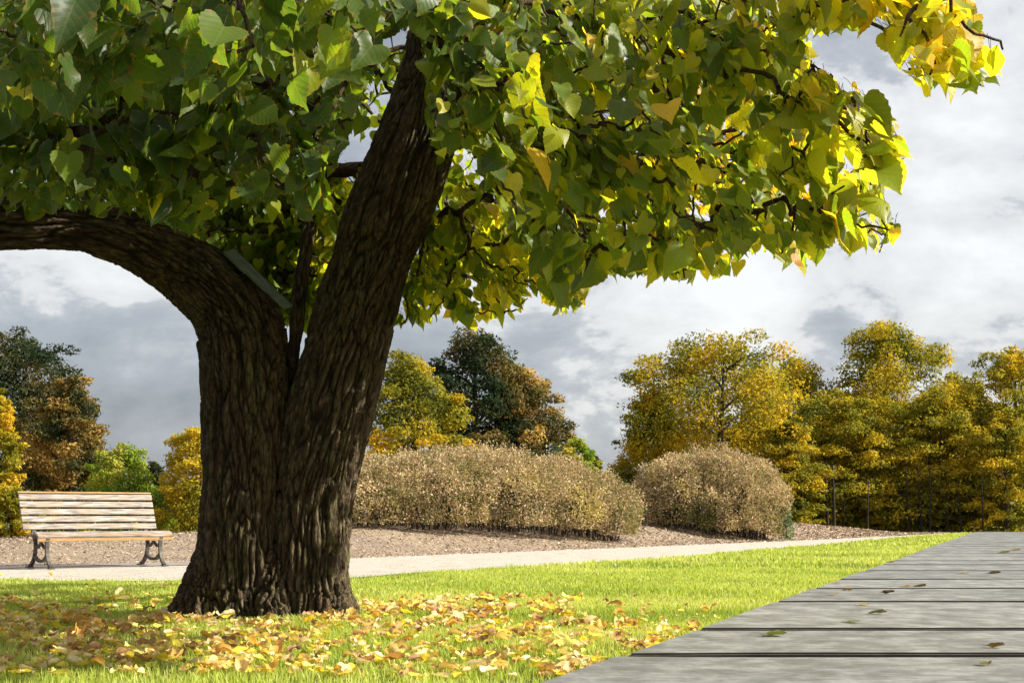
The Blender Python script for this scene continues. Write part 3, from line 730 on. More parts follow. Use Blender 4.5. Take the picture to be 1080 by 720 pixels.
# leaves on the boardwalk, each its own
def deck_leaf(px, py, s, col, label, shape, rz, tilt=0.05, sy=1.0):
    d = HR * F / (py - HOR); X_ = (px - CX) * d / F
    me_ = litter_mesh(tuple(c_ * .75 for c_ in col), int(px), shape); me_.name = 'fallen_leaf'
    o = bpy.data.objects.new('fallen_leaf', me_); COL.objects.link(o)
    o.location = (X_, d, ZD + .002); o.rotation_euler = (0, 0, rz); o.scale = (s, s * sy, s * .4)
    tag(o, label, 'fallen leaf')
dk = [(815, 670, .22, (.16, .2, .07), 'green grey leaf with dark curled stalk end lying on the boardwalk near its left edge', (2.0, .8), 1.5),
      (1048, 683, .17, (.13, .09, .04), 'twisted dark brown leaf lying lowest but one at right on the boardwalk', (4.5, 1.2), 1.4),
      (1038, 701, .12, (.2, .2, .13), 'small grey crumpled scrap of leaf lowest on the boardwalk', (3.5, 2.2), .6),
      (897, 656, .16, (.2, .26, .08), 'flat pale green leaf on the boardwalk below a dark and a pale one', (.8, .4), 1.2),
      (924, 647, .20, (.10, .11, .06), 'dark olive rolled leaf on the boardwalk just right of a pale one', (4.0, .6), 1.55),
      (909, 638, .15, (.5, .47, .38), 'whitish dry leaf on the boardwalk above the dark olive rolled leaf', (2.4, .5), 1.4),
      (935, 626, .19, (.07, .065, .04), 'long dark leaf curled lengthwise on the boardwalk in the row of three', (4.8, .7), 1.7),
      (878, 627.5, .13, (.42, .36, .28), 'pale beige leaf on the boardwalk, left below the brown one', (1.8, .6), .9),
      (893, 622.5, .14, (.18, .12, .07), 'small brown leaf on the boardwalk beside the pale beige leaf', (3.2, .5), 1.5),
      (955, 618.8, .16, (.36, .26, .17), 'tan leaf on the boardwalk touching the darker leaf to its right', (2.6, .6), 1.6),
      (970, 618.5, .19, (.10, .07, .04), 'dark brown crumpled leaf touching a tan leaf on the boardwalk', (3.8, 1.4), 1.3),
      (882, 615, .15, (.45, .36, .32), 'small pinkish leaf on a boardwalk plank close to the grass edge', (1.4, .4), 1.1),
      (1016, 604.3, .2, (.4, .34, .26), 'flat beige leaf on the far part of the boardwalk', (1.2, .4), 1.5),
      (1047, 604.8, .24, (.08, .07, .05), 'dark leaf right of the flat beige one far along the boardwalk', (3.4, .6), 1.5),
      (939, 593, .17, (.2, .16, .1), 'tiny brown leaf on the boardwalk near the lawn, farthest left of the far ones', (3, 1), 1.0),
      (1070, 580, .3, (.3, .24, .14), 'farthest small tan leaf at the right on the boardwalk', (2, 1), 1.5),
      (1058, 583, .3, (.16, .22, .07), 'tiny green leaf far along the boardwalk at right', (2, 1), 1.5)]
for px, py, s, col, lab, sh, rz in dk: deck_leaf(px, py, s * .5, col, lab, sh, rz)

# ------------------------------------------------------------------ bark chips and specks on mulch and path
n_ = 80000
X = rng.uniform(-8, 13, n_); s_ = rng.uniform(-.5, 9, n_) ** 1.0; Y = yu(X) + s_ ; k = np.abs(X) < .4 * Y + .5
X, Y = X[k], Y[k]; n_ = len(X)
sz = rng.uniform(.006, .019, n_) * (Y / 20); a = rng.uniform(0, 6.28, n_)
ux = np.stack([np.cos(a), np.sin(a), rng.normal(0, .35, n_)], 1) * sz[:, None]; uy = np.stack([-np.sin(a), np.cos(a), rng.normal(0, .35, n_)], 1) * (sz * rng.uniform(.25, .8, n_))[:, None]
B0 = np.stack([X, Y, terr(X, Y) + .02], 1)
V = np.stack([B0 - ux - uy, B0 + ux - uy * .6, B0 + ux * .8 + uy, B0 - ux + uy * .7], 1).reshape(-1, 3)
cp = np.array([(.26, .18, .125), (.36, .27, .19), (.46, .35, .25), (.66, .54, .4), (.5, .35, .12), (.14, .095, .065)])
cc = cp[rng.choice(6, n_, p=[.24, .3, .26, .07, .03, .10])] * rng.uniform(.8, 1.2, (n_, 1))
o = np_mesh('wood_chips', V, (np.arange(n_)[:, None] * 4 + np.arange(4)), M_CHIP, False, {'col': np.repeat(cc, 4, 0)})
tag(o, 'loose brown bark chips and dead leaves covering the mulch bed', 'wood chips', kind='stuff')

# ------------------------------------------------------------------ far trees and shrubs
def lobes_crown(lobes, nleaf, size, pal, rng, flat=1.0, shell=.55, patch=1.0, palw=None, twig=False, droop=0.0, pn=1.2):
    """lobes: (cx,cy,cz,rx,ry,rz). leaves through the outer part of every lobe; returns arrays"""
    lobes = np.array(lobes); vol = (lobes[:, 3] * lobes[:, 4] * lobes[:, 5]) ** (2 / 3)
    cnt_ = np.maximum(3, (nleaf * vol / vol.sum()).astype(int))
    P = []; D = []; LI = []
    for li, (l, c) in enumerate(zip(lobes, cnt_)):
        d = nrmz(rng.normal(0, 1, (c, 3))); r = (shell + (1 - shell) * rng.random(c) ** .6)
        # ragged surface
        b = 1 + .2 * np.sin(d[:, 0] * 7 + li) * np.sin(d[:, 1] * 6 + li * 2) + .15 * np.sin(d[:, 2] * 9 + li)
        q = d * (r * b)[:, None] * l[3:6]
        if droop: q[:, 2] -= droop * (np.hypot(q[:, 0], q[:, 1]))
        P.append(q + l[:3]); D.append(d); LI.append(np.full(c, li))
    P = np.concatenate(P); D = np.concatenate(D); LI = np.concatenate(LI); n = len(P)
    nr = nrmz(D * .7 + rng.normal(0, .75, (n, 3)) + np.array([0, 0, .3]))
    t = nrmz(np.cross(nr, rng.normal(0, 1, (n, 3)))); b = np.cross(nr, t)
    s = size * rng.uniform(.6, 1.3, n)
    L1 = t * s[:, None]; W1 = b * (s * rng.uniform(.35, .6, n))[:, None]
    bend = nr * (s * .25)[:, None]
    V = np.stack([P - L1, P + W1 + bend, P + L1, P - W1 + bend], 1).reshape(-1, 3)
    pal = np.array(pal, float); K = len(pal) - 1
    lt = rng.random(len(lobes))
    nz = np.array([noise.noise(Vector(p) * pn) for p in P])
    f = np.clip(lt[LI] * .35 * patch + .33 + nz * .75 * patch + rng.normal(0, .13, n), 0, .999) * K
    lo = f.astype(int); fr = (f - lo)[:, None]
    C_ = (pal[lo] * (1 - fr) + pal[np.minimum(lo + 1, K)] * fr) * rng.uniform(.75, 1.25, (n, 1))
    return V, (np.arange(n)[:, None] * 4 + np.arange(4)), np.repeat(C_, 4, 0)

def make_tree(name, label, cat, px, base_py_or_z, top_py, d, wpx, pal, seed, nleaf=12000, lsize=.085, style='round', trunk_px=None, group=None, bottom=.18, trunks=1, trunk_w=.12, shape=None, limbs=7, dens=1.0):
    rng = np.random.default_rng(seed); rr = random.Random(seed)
    X0 = (px - CX) * d / F; z0 = float(terr(X0, d)); top = H - (top_py - HOR) * d / F; h = top - z0; W = wpx * d / F / 2
    root = empty(name, (X0, d, z0)); tag(root, label, cat, group)
    lobes = []
    zb = h * bottom
    nl = int(34 * dens) if style != 'layer' else int(46 * dens)
    for k in range(nl):
        t = (k + .5) / nl; 
        if style == 'cone': prof = (1 - t) ** .75 * .95 + .12
        elif style == 'layer': prof = (math.sin(math.pi * min(1, (t * .78 + .22))) ** .6)
        else: prof = math.sin(math.pi * (t * .80 + .16)) ** .55
        if shape: prof = np.interp(t, [s[0] for s in shape], [s[1] for s in shape])
        a = k * 2.39996 + rr.uniform(-.4, .4); rad_ = W * prof
        lr = W * rr.uniform(.2, .34) * (.75 + .25 * prof)
        q = max(0, rad_ - lr * .75) * rr.uniform(.55, 1.03)
        x, y = math.cos(a) * q, math.sin(a) * q * .8
        z = zb + (h - zb - lr * .5) * t * .99
        if style == 'layer': lobes.append((x, y, z, lr * 1.35, lr * 1.2, lr * .38))
        else: lobes.append((x, y, min(z, h - lr * .7), lr * 1.05, lr, lr * rr.uniform(.65, .9)))
    # small irregular tufts on the outline
    for k in range(int(26 * dens)):
        t = rr.random(); prof = np.interp(t, [s[0] for s in shape], [s[1] for s in shape]) if shape else ((1 - t) ** .8 if style == 'cone' else math.sin(math.pi * (t * .80 + .16)) ** .55)
        a = rr.uniform(0, 6.28); q = W * prof * rr.uniform(.85, 1.06); lr = W * rr.uniform(.07, .14)
        lobes.append((math.cos(a) * q, math.sin(a) * q * .8, zb + (h - zb) * t, lr * 1.3, lr, lr * .7))
    V, Q, C_ = lobes_crown(lobes, nleaf, lsize, pal, rng, shell=.35, droop=.25 if style == 'layer' else 0)
    keep = V.reshape(-1, 4, 3)[:, :, 2].min(1) > .02
    V = V.reshape(-1, 4, 3)[keep].reshape(-1, 3); C_ = C_.reshape(-1, 4, 3)[keep].reshape(-1, 3); Q = np.arange(len(V)).reshape(-1, 4)
    np_mesh('crown', V, Q, M_BGLEAF, False, {'col': C_}, root)
    tb = QB(); tw_ = trunk_w
    for k in range(trunks):
        x0 = 0 if trunks == 1 else rr.uniform(-W * .5, W * .5); lean = rr.uniform(-.06, .06) * h
        tb.tube([(x0, 0, -.1), (x0 + lean * .3, 0, h * .3), (x0 + lean * .7, .05, h * .6), (x0 + lean, 0, h * .88)], [tw_ * 1.2, tw_, tw_ * .6, tw_ * .15], 8)
        for j in range(limbs):
            t = rr.uniform(.22, .8); a = rr.uniform(0, 6.28); L_ = W * rr.uniform(.45, .8) * (1.1 - t * .5)
            p0 = np.array((x0 + lean * t, 0, h * t)); p1 = p0 + np.array((math.cos(a) * L_, math.sin(a) * L_, L_ * rr.uniform(.3, .9)))
            tb.tube([p0, (p0 + p1) / 2 + np.array([0, 0, .08 * L_]), p1], [tw_ * .4, tw_ * .25, tw_ * .06], 5)
    tb.build('trunk', M_BGBARK, root, True)
    return root

GOLD = [(.075, .09, .012), (.165, .165, .016), (.29, .25, .02), (.44, .33, .02), (.56, .36, .02)]
OLIVE = [(.07, .085, .012), (.13, .145, .015), (.21, .21, .018), (.31, .27, .02), (.43, .33, .025)]
DARK = [(.015, .028, .013), (.025, .042, .018), (.04, .055, .02), (.08, .08, .028), (.2, .14, .045)]
RUST = [(.07, .06, .02), (.15, .11, .03), (.3, .2, .05), (.46, .3, .09), (.56, .37, .12)]
BRIGHT = [(.08, .13, .015), (.14, .22, .02), (.24, .32, .03), (.36, .38, .05), (.5, .42, .08)]
YEL = [(.08, .09, .012), (.2, .19, .015), (.36, .3, .02), (.55, .4, .03), (.6, .38, .03)]
g_w = None
# right-hand woods
make_tree('maple_tree', 'broad golden green tree with bare branching limbs showing, directly behind the round brown bush', 'tree', 757, 0, 350, 42, 225, GOLD, 1, 39000, .057, limbs=16, trunk_w=.10, bottom=.2)
make_tree('maple_tree', 'narrower rust and gold tree rising between the broad golden tree and the tallest tree', 'tree', 845, 0, 376, 47, 128, GOLD, 2, 21000, .061)
make_tree('maple_tree', 'tallest olive and gold tree standing in the middle of the right hand woods', 'tree', 938, 0, 337, 46, 183, [OLIVE[0], OLIVE[2], GOLD[2], GOLD[3], GOLD[3]], 3, 39000, .057, shape=[(0, .9), (.35, 1), (.6, .95), (.8, .62), (.93, .42), (1, .25)])
make_tree('maple_tree', 'golden tree at the right edge of the photo with its crown cut by the frame', 'tree', 1075, 0, 366, 44, 158, GOLD, 4, 30000, .057)
make_tree('maple_tree', 'slim dark olive tree filling the dip left of the edge tree', 'tree', 1012, 0, 392, 48, 97, OLIVE, 5, 16500, .061)
make_tree('maple_tree', 'small dark green and gold tree at the left end of the right hand woods', 'tree', 690, 0, 415, 43, 102, GOLD, 6, 19500, .053, shape=[(0, .9), (.3, 1), (.6, .8), (.85, .45), (1, .2)])
make_tree('larch_tree', 'layered green gold tree with drooping boughs, left of the pair below the tallest tree', 'tree', 893, 0, 412, 43, 148, [OLIVE[2], GOLD[1], GOLD[2], GOLD[3], GOLD[3]], 7, 30000, .057, 'layer', bottom=.0, trunks=3, trunk_w=.055, limbs=10)
make_tree('larch_tree', 'layered green gold tree with drooping boughs, right of the pair below the tallest tree', 'tree', 985, 0, 405, 43, 156, [OLIVE[2], GOLD[1], GOLD[2], GOLD[3], GOLD[3]], 8, 30000, .057, 'layer', bottom=.0, trunks=3, trunk_w=.055, limbs=10)
make_tree('larch_tree', 'bright golden layered tree just right of the round brown bush', 'tree', 832, 0, 440, 40.5, 87, GOLD, 9, 15000, .053, 'layer', bottom=.0, trunk_w=.05)
make_tree('larch_tree', 'low orange gold layered tree beside the boardwalk end at the right edge', 'tree', 1062, 0, 432, 41.5, 109, GOLD, 10, 18000, .053, 'layer', bottom=.0, trunk_w=.06)
for q_, (sx, tp, wd) in enumerate([(838, 512, 40), (868, 500, 46), (902, 508, 50), (934, 492, 60), (968, 505, 54), (1000, 498, 46), (1034, 510, 52), (1066, 500, 50)]):
    make_tree('young_larch', ['first low golden young tree from the round bush, in front of the woods', 'second low golden young tree from the round bush', 'third low golden young tree from the round bush, below the left larch', 'fourth and widest low golden young tree, below the tallest tree', 'fifth low golden young tree, below the right larch', 'sixth low golden young tree, left of the boardwalk end', 'seventh low golden young tree, just past the boardwalk end', 'low golden young tree nearest the right edge of the photo'][q_], 'tree', sx, 0, tp, 42.4, wd * 1.1, [OLIVE[1], OLIVE[2], GOLD[2], GOLD[3], GOLD[3]], 80 + q_, 5200, .05, 'layer', bottom=.0, trunk_w=.02, limbs=4, dens=.5)
# slender bare stems of the wood
rr = random.Random(3)
stem_px = [846, 851, 862, 873, 880, 889, 915, 958, 972, 981, 1000, 1014, 1026, 1037]
for q_, sx in enumerate(stem_px):
    d = 41.2 + rr.uniform(-.6, .8); X0 = (sx - CX) * d / F
    tb = QB(); hh_ = rr.uniform(1.3, 2.0); lean = rr.uniform(-.15, .15); w_ = rr.uniform(.018, .042)
    tb.tube([(0, 0, -.1), (lean * .3, 0, hh_ * .4), (lean, 0, hh_)], [w_ * 1.2, w_, w_ * .5], 7)
    for k in range(4):
        z = rr.uniform(.5, .97) * hh_; a = rr.choice([-1, 1]) * rr.uniform(.15, .5); tb.tube([(lean * z / hh_, 0, z), (lean * z / hh_ + a * .5, .1, z + .12), (lean * z / hh_ + a, .15, z + rr.uniform(.1, .4))], [w_ * .4, w_ * .3, .004], 4)
    o = tb.build('tree_trunk', M_DKBARK, None, True); o.location = (X0, d, float(terr(X0, d)))
    tag(o, 'slender dark bare tree stem standing in shade at the front of the right hand woods', 'tree', 'slender dark stems in the right hand woods')
# second row so no horizon shows between the trunks
for q_, (sx, tp) in enumerate([(800, 430), (870, 420), (930, 415), (1000, 420), (1060, 425), (1130, 400)]):
    make_tree('woodland_tree', 'shaded dark olive tree deep in the right hand woods behind the front trees', 'tree', sx, 0, tp, 52, 105, OLIVE, 30 + q_, 7000, .12, bottom=.02, group='dark trees deep in the right hand woods')
# middle group behind the long hedge
make_tree('birch_tree', 'yellow green leafy tree between the big trunk and the dark evergreen', 'tree', 432, 0, 372, 34, 143, [(.06, .075, .012), (.13, .14, .015), (.26, .24, .02), (.4, .32, .025), (.55, .36, .02)], 11, 33000, .046, bottom=.1, shape=[(0, 1), (.4, 1), (.7, .85), (.9, .5), (1, .25)])
make_tree('pine_tree', 'tall near black evergreen behind the middle of the long brown hedge', 'tree', 503, 0, 347, 36, 150, DARK, 12, 25500, .053, shape=[(0, 1), (.4, 1), (.7, .75), (.9, .55), (1, .3)])
make_tree('oak_tree', 'rust and orange tinged rounded tree right of the near black evergreen', 'tree', 548, 0, 383, 36.5, 128, [DARK[1], DARK[2], DARK[3], RUST[1], RUST[2], RUST[3], RUST[4]], 13, 27000, .049, shape=[(0, .9), (.4, 1), (.65, .9), (.85, .6), (1, .3)])
make_tree('rowan_shrub', 'small bright green shrub showing above the right end of the long hedge', 'shrub', 607, 0, 463, 33, 58, BRIGHT, 14, 7500, .042, bottom=.3, shape=[(0, 1), (.5, 1), (.8, .8), (1, .25)])
make_tree('holly_shrub', 'tiny dark green shrub top peeping out beside the small bright shrub', 'shrub', 629, 0, 480, 34, 20, DARK, 15, 2250, .038, bottom=.3)
# left group
make_tree('pine_tree', 'dark evergreen rising highest at the left edge behind the bench', 'tree', 16, 0, 352, 36, 196, DARK, 16, 30000, .053, shape=[(0, 1), (.4, 1), (.7, .9), (.9, .6), (1, .3)])
make_tree('oak_tree', 'rust brown rounded tree behind the left end of the bench, against the dark evergreen', 'tree', 74, 0, 400, 34, 116, [DARK[1], DARK[2], DARK[3], RUST[1], RUST[2], RUST[3], RUST[4]], 17, 25500, .046, shape=[(0, 1), (.4, 1), (.65, .85), (.85, .5), (1, .25)])
make_tree('maple_tree', 'bright orange yellow tree cut by the left edge of the photo', 'tree', -8, 0, 410, 30, 65, YEL, 18, 12000, .042)
make_tree('yellow_shrub', 'low golden shrub on the mulch behind the left end of the bench', 'shrub', 12, 0, 512, 21.5, 68, YEL, 19, 10500, .027, bottom=.02, trunk_w=.02)
make_tree('green_shrub', 'bright yellow green shrub just above the bench backrest', 'shrub', 132, 0, 468, 25, 102, BRIGHT, 20, 13500, .030, bottom=.1, trunk_w=.04, shape=[(0, .9), (.4, 1), (.7, .75), (.9, .4), (1, .2)])
make_tree('holly_shrub', 'small dark green shrub between the bench and the yellow tree by the trunk', 'shrub', 163, 0, 486, 26, 42, DARK, 21, 5250, .034, bottom=.1, trunk_w=.03)
make_tree('birch_tree', 'yellow gold small tree close against the left side of the big trunk', 'tree', 212, 0, 450, 24.5, 107, [GOLD[1], GOLD[2], GOLD[3], YEL[3], YEL[2]], 22, 19500, .030, bottom=.05, trunk_w=.05, shape=[(0, .95), (.4, 1), (.7, .8), (1, .3)])
make_tree('woodland_tree', 'hazy dark olive thicket low behind the bench shrubs', 'tree', 125, 0, 505, 42, 260, OLIVE, 23, 13500, .068, bottom=.0)
make_tree('woodland_tree', 'low dark olive thicket far behind the gap between hedge and bush', 'tree', 655, 0, 500, 52, 90, OLIVE, 24, 6000, .076, bottom=.0)

# ------------------------------------------------------------------ brown hedge and bush
BUSH = [(.11, .095, .04), (.24, .20, .07), (.36, .27, .15), (.44, .32, .20), (.51, .39, .25), (.55, .47, .19)]
M_BUSH = attr_mat('spirea foliage', rough=.85, transl=.2)
def make_bush(name, label, cat, mounds, nleaf, size, seed, D):
    """mounds: (px, top_py, half-width px, distance). a dome of twigs and fine leaves"""
    rng = np.random.default_rng(seed); rr = random.Random(seed)
    X0 = (mounds[len(mounds) // 2][0] - CX) * D / F
    root = empty(name, (X0, D, float(terr(X0, D)))); tag(root, label, cat)
    base = np.array(root.location)
    domes = []
    for (mx, tp, hw, d) in mounds:
        X = (mx - CX) * d / F; z = float(terr(X, d)); top = H - (tp - HOR) * d / F; W = hw * d / F
        domes.append((X - base[0], d - base[1], z - base[2], W, W * .95, (top - z)))
    Ps = []; Ds = []
    dm = np.array(domes); area = dm[:, 3] * dm[:, 5] + dm[:, 3] ** 2; per = (nleaf * area / area.sum()).astype(int)
    for di, (dd, c) in enumerate(zip(domes, per)):
        d = nrmz(rng.normal(0, 1, (c, 3))); d[:, 2] = np.abs(d[:, 2]) * 1.0 - .12 * rng.random(c); 
        # squarish dome: bulging sides like a shrub with arching twigs
        e = d.copy(); e[:, 2] = np.abs(d[:, 2]) ** .8; 
        bump = np.array([noise.noise(Vector(v) * 3.2 + Vector((di * 5, 0, 0))) * .16 + noise.noise(Vector(v) * 8 + Vector((0, di * 3, 0))) * .13 + noise.noise(Vector(v) * 19) * .07 for v in d])
        r = (1 + bump) * (1 - .22 * rng.random(c) ** 2.2)
        tuck = np.clip(d[:, 2] / .3, 0, 1); r2 = r * (.84 + .16 * tuck)
        q = np.stack([e[:, 0] * dd[3] * r2, e[:, 1] * dd[4] * r2, np.clip(np.maximum(e[:, 2], .0) * dd[5] * r, 0, None)], 1) + np.array(dd[:3])
        q[:, 2] += .03 + rng.random(c) * .06
        Ps.append(q); Ds.append(d)
    P = np.concatenate(Ps); Dn = np.concatenate(Ds)
    # drop what is buried in a neighbouring dome
    hn = np.array([noise.noise(Vector(p) * 4.5 + Vector((0, 9, seed))) for p in P]); keep = (hn > -.3) | (rng.random(len(P)) < .35); st = 0
    for di, c in enumerate([len(p) for p in Ps]):
        sl = slice(st, st + c); st += c
        for dj, o_ in enumerate(domes):
            if dj == di: continue
            q = (P[sl] - np.array(o_[:3])) / np.array(o_[3:6]); keep[sl] &= (q ** 2).sum(1) > .62
    P, Dn = P[keep], Dn[keep]; n = len(P)
    P = P + rng.normal(0, .02, (n, 3))
    out = nrmz(Dn + np.array([0, 0, .15]) + rng.normal(0, .9, (n, 3)))
    t = out; nr = nrmz(np.cross(t, rng.normal(0, 1, (n, 3)))); b = np.cross(nr, t)
    twig = rng.random(n) < .16
    s = size * rng.uniform(.6, 1.3, n); wd = np.where(twig, s * .18, s * .55); s = np.where(twig, s * 1.8, s)
    L1 = t * s[:, None]; W1 = b * wd[:, None]
    V = np.stack([P - L1, P + W1, P + L1, P - W1], 1).reshape(-1, 3)
    pal = np.array(BUSH)
    hrel = P[:, 2] / max(x[5] for x in domes)
    nz = np.array([noise.noise(Vector(p) * 1.6 + Vector((4, 4, seed))) * .6 + noise.noise(Vector(p) * 5) * .35 for p in P])
    # flowers dried brown on top, greener leaves lower down
    f = np.clip(.62 + nz * .7 + rng.normal(0, .11, n) - .18 * np.clip(.55 - hrel, 0, 1) , 0, .999) * 5
    lo = f.astype(int); fr = (f - lo)[:, None]
    C_ = (pal[lo] * (1 - fr) + pal[np.minimum(lo + 1, 5)] * fr) * rng.uniform(.72, 1.28, (n, 1))
    gr = (rng.random(n) < np.clip(.14 + .45 * np.clip(nz, -1, 1) * -1, 0, .5) * np.clip(1.35 - hrel, .1, 1) * 1.3)
    C_[gr] = np.array([(.11, .14, .035)]) * rng.uniform(.7, 1.8, (gr.sum(), 1))
    yl_ = (nz > .22) & (rng.random(n) < .4) & (hrel < .7); C_[yl_] = np.array([(.45, .38, .11)]) * rng.uniform(.8, 1.2, (yl_.sum(), 1))
    np_mesh('foliage', V, np.arange(n * 4).reshape(-1, 4), M_BUSH, False, {'col': np.repeat(C_, 4, 0)}, root)
    tb = QB()
    for dd in domes:
        for k in range(int(60 * dd[3])):
            a = rr.uniform(0, 6.28); q = rr.random() ** .5 * .8; x0, y0 = math.cos(a) * dd[3] * q * .6, math.sin(a) * dd[4] * q * .6
            x1, y1 = x0 * 1.6 + rr.uniform(-.1, .1), y0 * 1.6; z1 = dd[5] * math.sqrt(max(0, 1 - (q * .95) ** 2)) * .9
            o_ = np.array(dd[:3]); tb.tube([o_ + (x0, y0, -.05), o_ + ((x0 + x1) / 2, (y0 + y1) / 2, z1 * .6), o_ + (x1, y1, z1)], [.012, .009, .003], 4)
    tb.build('stems', M_BGBARK, root)
    return root
make_bush('hedge', 'long low rounded hedge of dried brown spirea between the big trunk and the round bush', 'hedge',
          [(372, 484, 96, 22.9), (440, 478, 92, 23.3), (512, 473, 90, 24.2), (575, 484, 74, 25.0), (628, 502, 53, 25.4)], 190000, .022, 51, 24)
make_bush('round_bush', 'large separate rounded brown bush on the mulch right of the long hedge', 'bush',
          [(710, 487, 52, 29.2), (748, 475, 74, 29.6), (790, 485, 46, 29.8)], 115000, .0255, 52, 29.6)
# small plant at the foot of the round bush
make_tree('small_plant', 'little blue green plant at the right foot of the round brown bush', 'plant', 829, 0, 535, 29.5, 20, [(.06, .1, .05), (.12, .18, .09), (.3, .36, .24)], 60, 500, .035, bottom=.0, trunk_w=.008, limbs=2)

# ------------------------------------------------------------------ bench
M_SLAT = None
m, nt, _, L = new_mat('worn painted slat'); n = N(nt)
tc = n('ShaderNodeTexCoord').outputs['Object']; ri = n('ShaderNodeObjectInfo').outputs['Random']
tv = n('ShaderNodeVectorMath', {0: tc, 1: n('ShaderNodeCombineXYZ', {0: n.math('MULTIPLY', ri, 30.0), 1: 0.0, 2: n.math('MULTIPLY', ri, 12.0)}).outputs[0]}, operation='ADD').outputs[0]
g1 = n('ShaderNodeTexNoise', {'Vector': n('ShaderNodeMapping', {'Vector': tv, 'Scale': (2.2, 30, 30)}).outputs[0], 'Scale': 2.0, 'Detail': 8.0}).outputs[0]
g2 = n('ShaderNodeTexNoise', {'Vector': n('ShaderNodeMapping', {'Vector': tv, 'Scale': (3, 9, 9)}).outputs[0], 'Scale': 1.7, 'Detail': 5.0}).outputs[0]
c = n.ramp(g1, [(.34, (.07, .055, .042)), (.5, (.20, .16, .13)), (.68, (.42, .37, .33))])
c = n.mix(n.ramp(g2, [(.5, 0.0), (.66, .6)]), c, (.32, .22, .12))
c = n.mix(n.ramp(g2, [(.32, .55), (.42, 0.0)]), c, (.33, .36, .4))
p = n('ShaderNodeBsdfPrincipled', {'Base Color': c, 'Roughness': .6, 'Normal': n('ShaderNodeBump', {'Strength': .3, 'Distance': .003, 'Height': g1}).outputs[0]})
n('ShaderNodeOutputMaterial', {0: p.outputs[0]}); M_SLAT = m
M_OCH = simple_mat('ochre slat edge', [(.3, (.26, .14, .05)), (.55, (.4, .24, .09)), (.75, (.45, .36, .25))], 6, stretch=(1, 10, 10), rough=.6, bump=.2, bdist=.002)
bx, by = (40 - CX) * 14.6 / F, 14.6
A_ = math.radians(39)
bench = empty('park_bench', (bx, by, float(terr(bx, by)) + .018), A_); bench.scale = (.87, .86, .85)
tag(bench, 'worn slatted wooden park bench with dark cast iron legs standing by the path', 'bench')
LB_ = 1.72
# local axes: x along the bench, y backwards, z up; origin below front left end of the seat
def slat(cx, cy, cz, dy, dz, rx, mat=M_SLAT, ln=LB_, x0=0):
    bm = bmesh.new(); bm_box(bm, Vector((0, 0, 0)), (ln, dy, dz), None, .008)
    o = bm_obj('slat', bm, mat, bench, False); o.location = (x0 + ln / 2 + cx, cy, cz); o.rotation_euler = (rx, 0, 0); return o
slat(0, .03, .40, .085, .035, math.radians(38))          # rounded front slat turned down
slat(0, .015, .37, .03, .075, math.radians(4), M_OCH)     # ochre front edge
for k in range(3): slat(0, .125 + k * .105, .43 - k * .012, .088, .032, math.radians(-6))
bk0 = (.44, .45); lean = math.radians(20)
for k in range(5):
    s_ = .06 + k * .098
    slat(-.02, bk0[0] + math.sin(lean) * s_, bk0[1] + math.cos(lean) * s_, .03, .074, -lean)
slat(-.02, bk0[0] + math.sin(lean) * .53 + .01, bk0[1] + math.cos(lean) * .50 + .01, .045, .02, -lean, M_OCH)
def iron(bm, pts, w, t, x):
    """flat casting that follows pts in the y-z plane"""
    P = [Vector(p) for p in pts]; n_ = len(P); L1 = []; R1 = []
    for i, p in enumerate(P):
        d = (P[min(i + 1, n_ - 1)] - P[max(i - 1, 0)]).normalized(); nn_ = Vector((-d.y, d.x)); ww_ = w[i] if isinstance(w, (list, tuple)) else w
        L1.append(p + nn_ * ww_ / 2); R1.append(p - nn_ * ww_ / 2)
    rows = []
    for a, b in zip(L1, R1): rows.append([bm.verts.new((x - t / 2, a.x, a.y)), bm.verts.new((x + t / 2, a.x, a.y)), bm.verts.new((x + t / 2, b.x, b.y)), bm.verts.new((x - t / 2, b.x, b.y))])
    for r0, r1 in zip(rows[:-1], rows[1:]):
        for k in range(4): bm.faces.new((r0[k], r0[(k + 1) % 4], r1[(k + 1) % 4], r1[k]))
    bm.faces.new(rows[0]); bm.faces.new(rows[-1][::-1])
def smoothpts(pts, k=5):
    P, _ = resample([(a, b, 0.) for a, b in pts], [1] * len(pts), .04); return [(p[0], p[1]) for p in P]
for x in (.12, LB_ - .16):
    bm = bmesh.new()
    iron(bm, smoothpts([(-.10, .012), (-.045, .05), (.01, .13), (.03, .24), (.02, .35)]), .034, .04, x)      # front leg sweeping forward
    iron(bm, smoothpts([(.60, .012), (.52, .05), (.44, .13), (.40, .24), (.41, .36)]), .034, .04, x)         # rear leg
    iron(bm, smoothpts([(.02, .16), (.12, .10), (.24, .085), (.36, .11), (.44, .16)]), .035, .04, x)         # arched stretcher
    iron(bm, smoothpts([(.03, .3), (.12, .25), (.22, .31), (.32, .25), (.41, .31)]), .025, .03, x)          # scroll work
    iron(bm, [(.0, .365), (.2, .375), (.43, .385)], .045, .05, x)                                            # seat rail
    iron(bm, smoothpts([(.41, .36), (.47, .45), (.53, .6), (.645, .90)]), [.05] * 3 + [.04] * 40, .045, x)  # back post
    iron(bm, [(-.14, .008), (-.06, .008)], .016, .07, x); iron(bm, [(.56, .008), (.65, .008)], .016, .07, x)
    bm_obj('leg_frame', bm, M_IRON, bench)

